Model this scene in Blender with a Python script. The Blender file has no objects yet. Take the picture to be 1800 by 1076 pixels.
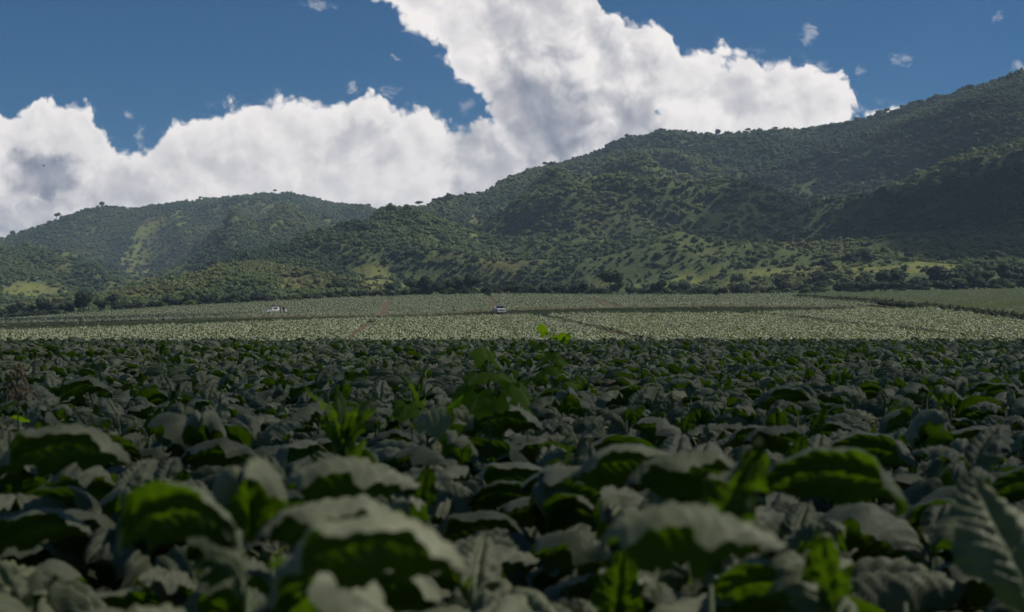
import bpy, math, random
import numpy as np
from mathutils import Vector, Matrix, Euler, noise

random.seed(11)
rng = np.random.default_rng(11)
R = math.radians
scene = bpy.context.scene
C = bpy.data.collections.new("place"); scene.collection.children.link(C)

# ------------------------------------------------------------------ camera
EYE = 1.5
F = 2500.0            # focal length in photo pixels (photo is 1800 wide)
cam_d = bpy.data.cameras.new("camera")
cam_d.lens = 50.0; cam_d.sensor_width = 36.0
cam_d.shift_y = 50.0 / 1800.0
cam_d.clip_start = 0.05; cam_d.clip_end = 20000
cam_d.dof.use_dof = True
cam_d.dof.focus_distance = 34.0
cam_d.dof.aperture_fstop = 2.9
cam = bpy.data.objects.new("camera", cam_d); C.objects.link(cam)
cam.location = (0, 0, EYE); cam.rotation_euler = (R(90), 0, 0)
scene.camera = cam

# ------------------------------------------------------------------ light
SUN_EL, SUN_AZ = R(55), R(84)     # azimuth measured from +Y (view direction) towards +X
SUN = Vector((math.sin(SUN_AZ) * math.cos(SUN_EL), math.cos(SUN_AZ) * math.cos(SUN_EL), math.sin(SUN_EL)))
sl = bpy.data.lights.new("sun", 'SUN'); sl.energy = 5.0; sl.angle = R(0.53); sl.color = (1.0, 0.94, 0.83)
so = bpy.data.objects.new("sun", sl); C.objects.link(so)
so.rotation_euler = SUN.to_track_quat('Z', 'Y').to_euler()
scene.view_settings.view_transform = 'Standard'
scene.view_settings.look = 'None'
scene.view_settings.exposure = 0.0
scene.view_settings.gamma = 1.0
SKY_STRENGTH = 0.055
scene.cycles.adaptive_threshold = 0.02; scene.cycles.max_bounces = 6; scene.cycles.diffuse_bounces = 3; scene.cycles.glossy_bounces = 2
scene.cycles.transmission_bounces = 4; scene.cycles.transparent_max_bounces = 8; scene.cycles.volume_bounces = 0


# ------------------------------------------------------------------ node helpers
class NT:
    def __init__(self, tree):
        self.t = tree; self.n = tree.nodes; self.l = tree.links

    def put(self, sock, v):
        if v is None: return
        if isinstance(v, bpy.types.NodeSocket): self.l.new(v, sock)
        elif isinstance(v, bpy.types.Node): self.l.new(v.outputs[0], sock)
        else:
            if hasattr(sock.default_value, '__len__') and not hasattr(v, '__len__'): v = (v,) * len(sock.default_value)
            if hasattr(v, '__len__') and len(sock.default_value) == 4 and len(v) == 3: v = tuple(v) + (1,)
            sock.default_value = v

    def m(self, op, a, b=None, c=None, clamp=False):
        n = self.n.new('ShaderNodeMath'); n.operation = op; n.use_clamp = clamp
        self.put(n.inputs[0], a); self.put(n.inputs[1], b)
        if c is not None: self.put(n.inputs[2], c)
        return n.outputs[0]

    def ss(self, x, lo, hi, a=0.0, b=1.0):
        n = self.n.new('ShaderNodeMapRange'); n.interpolation_type = 'SMOOTHSTEP'; n.clamp = True
        self.put(n.inputs[0], x); n.inputs[1].default_value = lo; n.inputs[2].default_value = hi
        n.inputs[3].default_value = a; n.inputs[4].default_value = b
        return n.outputs[0]

    def mix(self, f, a, b):
        n = self.n.new('ShaderNodeMix'); n.data_type = 'RGBA'; n.clamp_factor = True
        self.put(n.inputs[0], f); self.put(n.inputs[6], a); self.put(n.inputs[7], b)
        return n.outputs[2]

    def noise(self, vec, scale, detail=4, rough=0.55, color=False, dim='3D', lac=2.0):
        n = self.n.new('ShaderNodeTexNoise'); n.noise_dimensions = dim
        self.put(n.inputs['Vector'], vec); n.inputs['Scale'].default_value = scale
        n.inputs['Detail'].default_value = detail; n.inputs['Roughness'].default_value = rough
        n.inputs['Lacunarity'].default_value = lac
        return n.outputs[1] if color else n.outputs[0]

    def voro(self, vec, scale, smooth=0.6, detail=0.0, rnd=1.0, dim='2D'):
        n = self.n.new('ShaderNodeTexVoronoi'); n.feature = 'SMOOTH_F1'; n.voronoi_dimensions = dim
        self.put(n.inputs['Vector'], vec); n.inputs['Scale'].default_value = scale
        n.inputs['Smoothness'].default_value = smooth
        n.inputs['Detail'].default_value = detail
        n.inputs['Randomness'].default_value = rnd
        return n.outputs['Distance']

    def xyz(self, x, y, z=0.0):
        n = self.n.new('ShaderNodeCombineXYZ'); self.put(n.inputs[0], x); self.put(n.inputs[1], y); self.put(n.inputs[2], z)
        return n.outputs[0]

    def sep(self, v):
        n = self.n.new('ShaderNodeSeparateXYZ'); self.put(n.inputs[0], v); return n.outputs

    def vm(self, op, a, b=None, scale=None):
        n = self.n.new('ShaderNodeVectorMath'); n.operation = op
        self.put(n.inputs[0], a)
        if b is not None: self.put(n.inputs[1], b)
        if scale is not None: self.put(n.inputs['Scale'], scale)
        return n.outputs[0]

    def curve(self, x, pts, x0, x1, y0, y1, handles='AUTO'):
        """piecewise curve y(x) through pts, given in real units"""
        f = self.n.new('ShaderNodeFloatCurve')
        self.put(f.inputs['Value'], self.m('DIVIDE', self.m('SUBTRACT', x, x0), x1 - x0, clamp=True))
        cv = f.mapping.curves[0]
        P = [((a - x0) / (x1 - x0), (b - y0) / (y1 - y0)) for a, b in pts]
        while len(cv.points) < len(P): cv.points.new(0.5, 0.5)
        for p, q in zip(cv.points, P): p.location = q; p.handle_type = 'VECTOR' if handles == 'V' else 'AUTO'
        f.mapping.update()
        return self.m('MULTIPLY_ADD', f.outputs[0], y1 - y0, y0)


# ------------------------------------------------------------------ world: sky with cumulus banks
world = bpy.data.worlds.new("World"); scene.world = world; world.use_nodes = True
wt = world.node_tree; wt.nodes.clear(); W = NT(wt)
sky = W.n.new('ShaderNodeTexSky'); sky.sky_type = 'NISHITA'; sky.sun_disc = False
sky.sun_elevation = SUN_EL; sky.sun_rotation = SUN_AZ
sky.altitude = 1200; sky.air_density = 1.0; sky.dust_density = 0.2; sky.ozone_density = 3.5
tc = W.n.new('ShaderNodeTexCoord'); D = W.sep(tc.outputs['Generated'])
yy = W.m('MAXIMUM', D[1], 0.08)
PX = W.m('MULTIPLY_ADD', W.m('DIVIDE', D[0], yy), 25.0, 9.0)      # bearing, hundreds of photo pixels
PY = W.m('MULTIPLY_ADD', W.m('DIVIDE', D[2], yy), -25.0, 5.88)    # downwards
P0 = W.xyz(PX, PY)


def cloud_field():
    g = bpy.data.node_groups.new("cloud_field", 'ShaderNodeTree')
    g.interface.new_socket("P", in_out='INPUT', socket_type='NodeSocketVector')
    g.interface.new_socket("S", in_out='OUTPUT', socket_type='NodeSocketFloat')
    g.interface.new_socket("H", in_out='OUTPUT', socket_type='NodeSocketFloat')
    g.interface.new_socket("W", in_out='OUTPUT', socket_type='NodeSocketFloat')
    gi = g.nodes.new('NodeGroupInput'); go = g.nodes.new('NodeGroupOutput'); N = NT(g)
    P = gi.outputs[0]
    # cauliflower: warp, then rounded cells at three sizes
    w1 = N.vm('SUBTRACT', N.noise(P, 1.1, 3, 0.5, True, '2D'), (0.5, 0.5, 0.5))
    Pw = N.vm('ADD', P, N.vm('SCALE', w1, scale=0.55))
    b1 = N.m('SUBTRACT', 0.62, N.voro(Pw, 1.0, 0.22))
    b2 = N.m('SUBTRACT', 0.62, N.voro(Pw, 2.4, 0.2))
    b3 = N.m('SUBTRACT', 0.62, N.voro(Pw, 6.0, 0.2))
    b4 = N.m('SUBTRACT', N.noise(Pw, 9.0, 5, 0.62, dim='2D'), 0.5)
    H = N.m('ADD', N.m('MULTIPLY', b1, 0.42), N.m('ADD', N.m('MULTIPLY', b2, 0.22), N.m('ADD', N.m('MULTIPLY', b3, 0.15), N.m('MULTIPLY', b4, 0.12))))
    HS = N.m('ADD', N.m('MULTIPLY', b1, 0.42), N.m('ADD', N.m('MULTIPLY', b2, 0.20), N.m('ADD', N.m('MULTIPLY', b3, 0.08), N.m('MULTIPLY', b4, 0.04))))
    w2 = N.vm('SUBTRACT', N.noise(P, 2.2, 3, 0.5, True, '2D'), (0.5, 0.5, 0.5))
    Q = N.sep(N.vm('ADD', P, N.vm('SCALE', w2, scale=0.30)))
    x, y = Q[0], Q[1]
    top = N.curve(x, [(-12, 1.6), (-6, 2.4), (-3, 1.9), (-1, 1.85), (0, 2.0), (.45, 1.95), (.62, 1.68), (1.0, 1.72), (1.5, 1.74), (1.72, 1.98), (1.76, 2.3), (2.05, 2.58), (2.5, 2.60), (2.9, 2.42),
                      (3.1, 2.22), (3.5, 2.1), (3.9, 1.9), (4.4, 1.74), (4.85, 1.72), (5.2, 1.64), (5.5, 1.86), (5.85, 1.92), (6.1, 1.76), (6.75, 1.72), (7.0, 1.98), (7.6, 2.04), (8.2, 2.06), (8.55, 2.0), (9.0, 2.6), (9.6, 4.0), (30, 4.2)], -12, 30, 0, 5, 'V')
    s1 = N.m('SUBTRACT', y, top)
    left = N.curve(y, [(-14, -2), (-6, 3.5), (-3, 5.2), (-1.2, 6.0), (-.4, 6.5), (0, 6.75), (.2, 7.05), (.5, 7.35), (.9, 7.7), (1.3, 8.05), (1.9, 8.5), (2.4, 8.8), (3.5, 9.1), (8, 9.3)], -14, 8, -2, 12, 'V')
    ctop = N.curve(x, [(-10, -12), (3, -9), (9, -4), (10.4, -.7), (10.55, .1), (10.8, .3), (11.0, .45), (11.2, .3), (11.5, .29), (11.72, .5), (11.85, .85), (12.05, 1.06), (12.5, .98), (13.0, .95), (13.5, .99), (13.8, .97), (14.2, 1.05), (14.35, 1.25), (14.55, 1.35), (14.8, 1.3), (15.1, 1.5), (15.2, 2.2), (15.6, 4), (30, 5)], -10, 30, -12, 6, 'V')
    cbot = N.curve(x, [(-10, 9), (13.9, 9), (14.05, 3.2), (14.2, 2.4), (14.5, 2.3), (14.85, 2.12), (15.15, 1.95), (15.3, .5), (30, 0)], -10, 30, -1, 10, 'V')
    s2 = N.m('MINIMUM', N.m('SUBTRACT', x, left), N.m('MINIMUM', N.m('SUBTRACT', y, ctop), N.m('SUBTRACT', cbot, y)))
    S = N.m('MAXIMUM', s1, s2)

    def blob(cx, cy, rx, ry, soft=1.0):
        d = N.vm('MULTIPLY', N.vm('SUBTRACT', N.xyz(x, y), (cx, cy, 0)), (1 / rx, 1 / ry, 1))
        n = N.n.new('ShaderNodeVectorMath'); n.operation = 'LENGTH'; N.put(n.inputs[0], d)
        return N.m('MULTIPLY', N.m('SUBTRACT', 1.0, n.outputs['Value']), min(rx, ry) * soft)
    for bb in [(15.3, 2.02, .42, .16), (21, -1, 1.6, .8), (-4, -2, 2, .8), (-9, 0.5, 2, 1)]:
        S = N.m('MAXIMUM', S, blob(*bb))
    # faint detached shreds
    Wf = None
    for bb in [(14.22, .62, .17, .30), (15.85, 1.05, .24, .17), (6.9, 1.02, .09, .05), (2.25, 2.02, .12, .16), (2.45, 2.4, .12, .24), (6.2, 1.5, .12, .26), (17.9, 1.18, .2, .12), (17.5, .3, .2, .12), (5.6, .1, .42, .13), (4.0, 1.8, .22, .16), (6.85, 1.6, .26, .12), (15.1, 1.25, .12, .1), (14.45, 1.2, .12, .22), (8.2, 1.85, .12, .2), (15.0, 1.9, .3, .12)]:
        q = N.m('DIVIDE', blob(*bb), min(bb[2], bb[3])); Wf = q if Wf is None else N.m('MAXIMUM', Wf, q)
    shred = N.noise(N.vm('MULTIPLY', Pw, (2.6, 4.2, 1)), 1.6, 6, .68, dim='2D')
    Wf = N.m('MULTIPLY', N.ss(N.m('ADD', Wf, N.m('MULTIPLY', N.m('SUBTRACT', shred, .5), 3.2)), 0.1, 1.3), N.ss(Wf, -.4, .5))
    g.links.new(Wf, go.inputs[2])
    # a hole of blue
    for bb in [(11.57, 1.95, .06, .10)]:
        S = N.m('MINIMUM', S, N.m('ADD', N.m('MULTIPLY', blob(*bb), -1.6), 0.06))
    S = N.m('ADD', S, N.m('MULTIPLY', N.m('SUBTRACT', H, 0.14), 1.0))
    g.links.new(S, go.inputs[0]); g.links.new(HS, go.inputs[1])
    return g


cg = cloud_field()


def cf(P):
    n = W.n.new('ShaderNodeGroup'); n.node_tree = cg; W.put(n.inputs[0], P); return n.outputs


c0 = cf(P0); c1 = cf(W.vm('ADD', P0, (0.16, -0.20, 0))); 
mask = W.ss(c0[0], -0.05, 0.13)
wisp = W.m('MULTIPLY', W.ss(c0[0], -0.20, 0.1), W.ss(W.noise(W.vm('MULTIPLY', P0, (1.2, 2.4, 1)), 2.2, 6, 0.65, dim='2D'), 0.52, 0.8), clamp=True)
mask = W.m('MAXIMUM', mask, W.m('MULTIPLY', wisp, 0.35)); mask = W.m('MAXIMUM', mask, W.m('MULTIPLY', c0[2], 0.30))
# billow relief lit from the upper right, soft large self-shadowed bodies
rel = W.m('SUBTRACT', c0[1], c1[1])
big = W.noise(W.vm('MULTIPLY', P0, (1.0, 1.4, 1)), 0.7, 2.5, 0.5, dim='2D')


PWARP = W.vm('ADD', P0, W.vm('SCALE', W.vm('SUBTRACT', W.noise(P0, 1.2, 4, .6, True, '2D'), (.5, .5, .5)), scale=1.3))


def shade_blob(cx, cy, rx, ry):
    d = W.vm('MULTIPLY', W.vm('SUBTRACT', PWARP, (cx, cy, 0)), (1 / rx, 1 / ry, 1))
    n = W.n.new('ShaderNodeVectorMath'); n.operation = 'LENGTH'; W.put(n.inputs[0], d)
    return W.ss(W.m('ADD', n.outputs['Value'], W.m('MULTIPLY', W.m('SUBTRACT', c0[1], 0.12), 1.8)), 0.45, 1.3, 1.0, 0.0)


dk = None
for bb, k in [((9.5, 2.0, 1.3, .95), .85), ((11.1, 2.1, .8, .7), .7), ((9.2, .3, .9, .6), .45), ((6.3, 2.55, .7, .4), .4), ((.75, 3.15, .8, .45), .9), ((.4, 3.9, .9, .4), .6), ((13.1, 1.65, .9, .35), .3), ((2.2, 3.3, 1.5, .35), .35), ((10.9, .8, .5, .7), .45), ((3.6, 2.9, 1.0, .3), .2), ((8.6, 3.0, .6, .6), .5)]:
    q = W.m('MULTIPLY', shade_blob(*bb), k)
    dk = q if dk is None else W.m('MAXIMUM', dk, q)
lum = W.m('ADD', 0.85, W.m('MULTIPLY', rel, 0.9))
lum = W.m('ADD', lum, W.m('MULTIPLY', W.m('SUBTRACT', big, 0.5), 0.34))
lum = W.m('SUBTRACT', lum, W.m('MULTIPLY', dk, 0.70))
edge = W.ss(c0[0], 0.0, 0.4, 0.20, 0.0)
lum = W.m('ADD', lum, edge, clamp=True)
ccol = W.mix(lum, (0.24, 0.26, 0.33, 1), (1.02, 0.97, 0.94, 1))
skyc = W.vm('MULTIPLY', sky.outputs[0], (SKY_STRENGTH,) * 3)
SKY_TINT = (0.20, 0.62, 0.90)
skyc = W.vm('MULTIPLY', skyc, SKY_TINT)
front = W.ss(D[1], 0.05, 0.2)
mask = W.m('MULTIPLY', mask, front)
col = W.mix(mask, skyc, ccol)
bg = W.n.new('ShaderNodeBackground'); W.put(bg.inputs[0], col); bg.inputs[1].default_value = 1.0
wo = W.n.new('ShaderNodeOutputWorld'); wt.links.new(bg.outputs[0], wo.inputs[0])


# ------------------------------------------------------------------ object helpers
def tag(o, label=None, cat=None, group=None, kind=None):
    if label: o['label'] = label
    if cat: o['category'] = cat
    if group: o['group'] = group
    if kind: o['kind'] = kind
    return o


def mesh_from(name, verts, faces, mat=None, smooth=True, uv=None, attrs=None):
    me = bpy.data.meshes.new(name)
    verts = np.asarray(verts, dtype=np.float32)
    if len(faces) and isinstance(faces, np.ndarray):
        k = faces.shape[1]
        me.vertices.add(len(verts)); me.vertices.foreach_set('co', verts.ravel())
        me.loops.add(faces.size); me.loops.foreach_set('vertex_index', faces.ravel().astype(np.int32))
        me.polygons.add(len(faces)); me.polygons.foreach_set('loop_start', np.arange(0, faces.size, k, dtype=np.int32))
        me.polygons.foreach_set('loop_total', np.full(len(faces), k, dtype=np.int32))
        me.update(calc_edges=True)
    else:
        me.from_pydata([tuple(map(float, v)) for v in verts], [], [tuple(int(i) for i in f) for f in faces])
    if uv is not None:
        lay = me.uv_layers.new(name='uv')
        idx = np.zeros(len(me.loops), dtype=np.int32); me.loops.foreach_get('vertex_index', idx)
        lay.data.foreach_set('uv', np.asarray(uv, dtype=np.float32)[idx].ravel())
    for an, av in (attrs or {}).items():
        a = me.attributes.new(an, 'FLOAT', 'POINT'); a.data.foreach_set('value', np.asarray(av, dtype=np.float32))
    if smooth: me.polygons.foreach_set('use_smooth', np.ones(len(me.polygons), dtype=bool))
    if mat is not None:
        for m in (mat if isinstance(mat, (list, tuple)) else [mat]): me.materials.append(m)
    me.update()
    return me


def link(name, data, parent=None, loc=(0, 0, 0), rz=0.0):
    o = bpy.data.objects.new(name, data); C.objects.link(o)
    o.location = loc; o.rotation_euler = (0, 0, rz)
    if parent is not None: o.parent = parent
    return o


class MB:
    """collects simple solids into one mesh"""
    def __init__(self): self.v = []; self.f = []; self.mi = []

    def add(self, vs, fs, mi=0):
        b = len(self.v); self.v += [tuple(x) for x in vs]; self.f += [tuple(b + i for i in f) for f in fs]; self.mi += [mi] * len(fs)

    def box(self, c, s, mi=0, taper=1.0, shear=(0, 0)):
        cx, cy, cz = c; sx, sy, sz = (k / 2 for k in s)
        vs = [(cx + a * sx * (taper if d > 0 else 1) + (shear[0] if d > 0 else 0), cy + b * sy * (taper if d > 0 else 1) + (shear[1] if d > 0 else 0), cz + d * sz)
              for d in (-1, 1) for b in (-1, 1) for a in (-1, 1)]
        self.add(vs, [(0, 2, 3, 1), (4, 5, 7, 6), (0, 1, 5, 4), (2, 6, 7, 3), (0, 4, 6, 2), (1, 3, 7, 5)], mi)

    def tube(self, pts, rad, n=8, mi=0, cap=True):
        b = len(self.v); P = [Vector(p) for p in pts]
        for i, p in enumerate(P):
            t = (P[min(i + 1, len(P) - 1)] - P[max(i - 1, 0)]).normalized()
            a = t.orthogonal().normalized() if i == 0 else (a - t * a.dot(t)).normalized()
            c = t.cross(a); r = rad[i] if hasattr(rad, '__len__') else rad
            for k in range(n):
                w = 2 * math.pi * k / n; self.v.append(tuple(p + (a * math.cos(w) + c * math.sin(w)) * r))
        for i in range(len(P) - 1):
            for k in range(n):
                self.f.append((b + i * n + k, b + i * n + (k + 1) % n, b + (i + 1) * n + (k + 1) % n, b + (i + 1) * n + k)); self.mi.append(mi)
        if cap:
            self.f.append(tuple(b + k for k in range(n))[::-1]); self.f.append(tuple(b + (len(P) - 1) * n + k for k in range(n))); self.mi += [mi, mi]

    def ball(self, c, r, n=8, m=6, mi=0):
        r = r if hasattr(r, '__len__') else (r, r, r); b = len(self.v)
        for i in range(m + 1):
            th = math.pi * i / m
            for k in range(n):
                w = 2 * math.pi * k / n
                self.v.append((c[0] + r[0] * math.sin(th) * math.cos(w), c[1] + r[1] * math.sin(th) * math.sin(w), c[2] + r[2] * math.cos(th)))
        for i in range(m):
            for k in range(n):
                self.f.append((b + i * n + k, b + (i + 1) * n + k, b + (i + 1) * n + (k + 1) % n, b + i * n + (k + 1) % n)); self.mi.append(mi)

    def mesh(self, name, mats, smooth=False):
        me = bpy.data.meshes.new(name); me.from_pydata(self.v, [], self.f)
        for m in (mats if isinstance(mats, (list, tuple)) else [mats]): me.materials.append(m)
        me.polygons.foreach_set('material_index', self.mi)
        if smooth: me.polygons.foreach_set('use_smooth', np.ones(len(me.polygons), dtype=bool))
        me.update(); return me


# ------------------------------------------------------------------ materials
KA = 0.76      # overall reflectance level of soil and leaves


def ks(c): return tuple(v * KA for v in c)


def new_mat(name):
    m = bpy.data.materials.new(name); m.use_nodes = True; m.node_tree.nodes.clear()
    return m, NT(m.node_tree)


def out(N, sh, disp=None):
    o = N.n.new('ShaderNodeOutputMaterial'); N.l.new(sh, o.inputs[0])


def princ(N, col, rough=0.6, spec=0.5, bump=None, metal=0.0):
    p = N.n.new('ShaderNodeBsdfPrincipled')
    N.put(p.inputs['Base Color'], col); N.put(p.inputs['Roughness'], rough)
    p.inputs['Specular IOR Level'].default_value = spec; p.inputs['Metallic'].default_value = metal
    if bump is not None: N.l.new(bump, p.inputs['Normal'])
    return p.outputs[0]


def bumpn(N, h, strength, dist):
    b = N.n.new('ShaderNodeBump'); N.put(b.inputs['Height'], h)
    b.inputs['Strength'].default_value = strength; b.inputs['Distance'].default_value = dist
    return b.outputs[0]


def solid_mat(name, col, rough=0.5, spec=0.5, var=0.15, scale=3.0, metal=0.0):
    m, N = new_mat(name)
    t = N.n.new('ShaderNodeTexCoord')
    n = N.noise(t.outputs['Object'], scale, 5, .6)
    c = N.mix(n, tuple(k * (1 - var) for k in col), tuple(min(1, k * (1 + var)) for k in col))
    out(N, princ(N, c, rough, spec, None, metal)); return m


def crop_leaf_mat(name, top_a, top_b, under, through, tw=0.38, veins=True, rough=0.5, bump=True):
    top_a, top_b, under, through = ks(top_a), ks(top_b), ks(under), ks(through)
    m, N = new_mat(name)
    uvn = N.n.new('ShaderNodeUVMap'); uvn.uv_map = 'uv'
    oi = N.n.new('ShaderNodeObjectInfo'); tcn = N.n.new('ShaderNodeTexCoord')
    geo = N.n.new('ShaderNodeNewGeometry')
    U = N.sep(uvn.outputs[0])
    s = U[0]; t = N.m('ABSOLUTE', N.m('MULTIPLY_ADD', U[1], 2.0, -1.0))
    nz = N.noise(tcn.outputs['Object'], 9.0, 6, .62)
    tone = N.m('MULTIPLY_ADD', oi.outputs['Random'], 0.75, N.m('MULTIPLY', nz, 0.6))
    tone = N.m('SUBTRACT', tone, .15, clamp=True)
    topc = N.mix(tone, top_a, top_b)
    if veins:
        mid = N.ss(t, 0.015, 0.06, 1.0, 0.0)
        ch = N.m('SUBTRACT', N.m('MULTIPLY', s, 11.0), N.m('MULTIPLY', t, 2.4))
        fr = N.m('ABSOLUTE', N.m('SUBTRACT', N.m('FRACT', ch), 0.5))
        side = N.m('MULTIPLY', N.ss(fr, 0.0, 0.055, 1.0, 0.0), 0.35)
        vein = N.m('MAXIMUM', mid, side)
        topc = N.mix(N.m('MULTIPLY', vein, .85), topc, (0.23, 0.26, 0.14))
        # small brown blemishes
        sp = N.ss(N.noise(tcn.outputs['Object'], 26.0, 3, .5), 0.70, 0.76)
        topc = N.mix(N.m('MULTIPLY', sp, .55), topc, (0.07, 0.055, 0.03))
    c = N.mix(geo.outputs['Backfacing'], topc, under)
    bp = None
    if bump:
        hh = N.m('ADD', N.m('MULTIPLY', N.voro(uvn.outputs[0], 22.0, .5), 0.6), N.m('MULTIPLY', nz, .8))
        bp = bumpn(N, hh, 0.4, 0.006)
    sh = princ(N, c, rough, 0.28, bp)
    tr = N.n.new('ShaderNodeBsdfTranslucent')
    tcol = N.mix(nz, tuple(k * .75 for k in through), tuple(min(1, k * 1.25) for k in through))
    if veins: tcol = N.mix(N.m('MULTIPLY', vein, .6), tcol, tuple(k * .45 for k in through))
    N.put(tr.inputs[0], tcol)
    mx = N.n.new('ShaderNodeMixShader'); mx.inputs[0].default_value = tw
    N.l.new(sh, mx.inputs[1]); N.l.new(tr.outputs[0], mx.inputs[2])
    out(N, mx.outputs[0]); return m


M_LEAF = crop_leaf_mat("crop leaf", (0.075, 0.098, 0.050), (0.32, 0.33, 0.215), (0.022, 0.042, 0.007), (0.125, 0.245, 0.004), rough=.55)
M_LEAF_Y = crop_leaf_mat("pale yellowing leaf", (0.22, 0.24, 0.12), (0.42, 0.43, 0.25), (0.12, 0.16, 0.045), (0.36, 0.45, 0.04))
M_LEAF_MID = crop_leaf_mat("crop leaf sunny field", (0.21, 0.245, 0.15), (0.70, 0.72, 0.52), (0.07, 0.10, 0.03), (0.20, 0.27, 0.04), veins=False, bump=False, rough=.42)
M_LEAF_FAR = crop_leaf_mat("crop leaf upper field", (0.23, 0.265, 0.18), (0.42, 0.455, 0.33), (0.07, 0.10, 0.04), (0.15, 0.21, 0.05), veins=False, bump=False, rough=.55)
M_WEED = crop_leaf_mat("weed leaf", (0.055, 0.105, 0.008), (0.09, 0.16, 0.012), (0.07, 0.13, 0.01), (0.40, 0.66, 0.01), tw=.6, rough=.8)
M_SHOOT = crop_leaf_mat("shoot leaf", (0.07, 0.12, 0.03), (0.11, 0.17, 0.04), (0.06, 0.11, 0.02), (0.24, 0.42, 0.01), tw=.5, rough=.6)
M_STALK = solid_mat("green stalk", (0.035, 0.06, 0.016), .7)
M_SEED = solid_mat("brown seed head", (0.20, 0.14, 0.08), .8, .2, .4, 30)


def ground_mat():
    m, N = new_mat("soil and grass")
    t = N.n.new('ShaderNodeTexCoord'); P = t.outputs['Object']
    a = N.n.new('ShaderNodeAttribute'); a.attribute_name = 'grass'
    n1 = N.noise(P, 0.05, 8, .6); n2 = N.noise(P, 1.7, 6, .65)
    soil = N.mix(n2, (0.055, 0.034, 0.023), (0.17, 0.102, 0.074))
    gr = N.mix(n1, (0.07, 0.09, 0.038), (0.14, 0.16, 0.07))
    gr = N.mix(N.ss(n2, .4, .75), gr, (0.12, 0.125, 0.05))
    c = N.vm('MULTIPLY', N.mix(a.outputs['Fac'], soil, gr), (KA,) * 3)
    out(N, princ(N, c, .9, .15, bumpn(N, N.noise(P, 6.0, 6, .7), .6, .08))); return m


def hill_mat():
    m, N = new_mat("hill ground cover")
    t = N.n.new('ShaderNodeTexCoord'); P = t.outputs['Object']
    a = N.n.new('ShaderNodeAttribute'); a.attribute_name = 'grass'
    n1 = N.noise(P, 0.02, 8, .62); n2 = N.noise(P, 0.25, 7, .7)
    woods = N.mix(n2, (0.05, 0.08, 0.036), (0.11, 0.142, 0.056))
    woods = N.mix(N.ss(n1, .5, .7), woods, (0.09, 0.105, 0.04))
    grs = N.mix(n2, (0.11, 0.14, 0.036), (0.27, 0.28, 0.08))
    grs = N.mix(N.ss(n1, .42, .68), grs, (0.17, 0.15, 0.065))
    c = N.vm('MULTIPLY', N.mix(a.outputs['Fac'], woods, grs), (KA,) * 3)
    out(N, princ(N, c, .95, .1, bumpn(N, n2, .9, 1.6))); return m


def foliage_mat(name, stops, tw=.22, inst=False):
    stops = [(p, ks(c)) for p, c in stops]
    m, N = new_mat(name)
    oi = N.n.new('ShaderNodeObjectInfo'); t = N.n.new('ShaderNodeTexCoord'); 
    r = N.n.new('ShaderNodeValToRGB'); r.color_ramp.interpolation = 'LINEAR'
    while len(r.color_ramp.elements) < len(stops): r.color_ramp.elements.new(.5)
    for e, (p, c) in zip(r.color_ramp.elements, stops): e.position = p; e.color = (*c, 1)
    nz = N.noise(t.outputs['Object'], 1.3, 4, .6)
    rnd = oi.outputs['Random']
    if inst:
        ia = N.n.new('ShaderNodeAttribute'); ia.attribute_type = 'INSTANCER'; ia.attribute_name = 'tone'; rnd = N.m('DIVIDE', ia.outputs['Fac'], .8)
    f = N.m('ADD', N.m('MULTIPLY', rnd, .8), N.m('MULTIPLY', N.m('SUBTRACT', nz, .38), .6), clamp=True)
    N.put(r.inputs[0], f)
    sh = princ(N, r.outputs[0], .62, .3)
    tr = N.n.new('ShaderNodeBsdfTranslucent'); N.put(tr.inputs[0], N.vm('MULTIPLY', r.outputs[0], (1.7, 1.9, .8)))
    mx = N.n.new('ShaderNodeMixShader'); mx.inputs[0].default_value = tw
    N.l.new(sh, mx.inputs[1]); N.l.new(tr.outputs[0], mx.inputs[2]); out(N, mx.outputs[0]); return m


M_GROUND = ground_mat(); M_HILL = hill_mat()
M_WOOD = foliage_mat("woodland foliage", [(0, (.038, .074, .044)), (.3, (.070, .120, .054)), (.55, (.110, .162, .060)), (.8, (.155, .195, .068)), (1, (.19, .20, .078))], inst=True)
M_HEDGE = foliage_mat("hedgerow foliage", [(0, (.018, .034, .018)), (.5, (.034, .056, .022)), (.85, (.062, .080, .028)), (1, (.10, .115, .04))])
M_BANK = foliage_mat("bank undergrowth", [(0, (.045, .068, .03)), (.6, (.065, .09, .035)), (1, (.095, .115, .045))])
M_BUSHY = foliage_mat("bright shrub foliage", [(0, (.06, .09, .025)), (.6, (.11, .15, .035)), (1, (.17, .19, .05))], tw=.3)
M_BARK = solid_mat("bark", (0.11, 0.085, 0.06), .9, .2, .4, 4)

# ------------------------------------------------------------------ terrain
CO = np.array([-1400, -600, 0, 150, 300, 450, 600, 750, 870, 1050, 1250, 1450, 1600, 1800, 2400, 3200], float)
ROWS = {
    95:  [612, 611, 609, 608, 607, 607, 606, 606, 606, 606, 606, 607, 607, 608, 610, 610],
    150: [598, 596, 592, 590, 588, 586, 584, 583, 582, 581, 579, 578, 577, 575, 570, 570],
    208: [588, 586, 579, 574, 569, 564, 558, 555, 552, 549, 548, 543, 540, 534, 525, 522],
    240: [576, 573, 561, 558, 554, 550, 547, 545, 537, 532, 529, 531, 529, 524, 514, 511],
    290: [570, 566, 559, 553, 546, 540, 534, 531, 526, 524, 522, 521, 518, 513, 505, 502],
    345: [568, 565, 560, 548, 537, 529, 521, 517, 514, 516, 516, 512, 508, 504, 498, 495],
}
RD = np.array(sorted(ROWS)); RT = np.array([ROWS[k] for k in sorted(ROWS)], float)
CROP_H = 0.9


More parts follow.
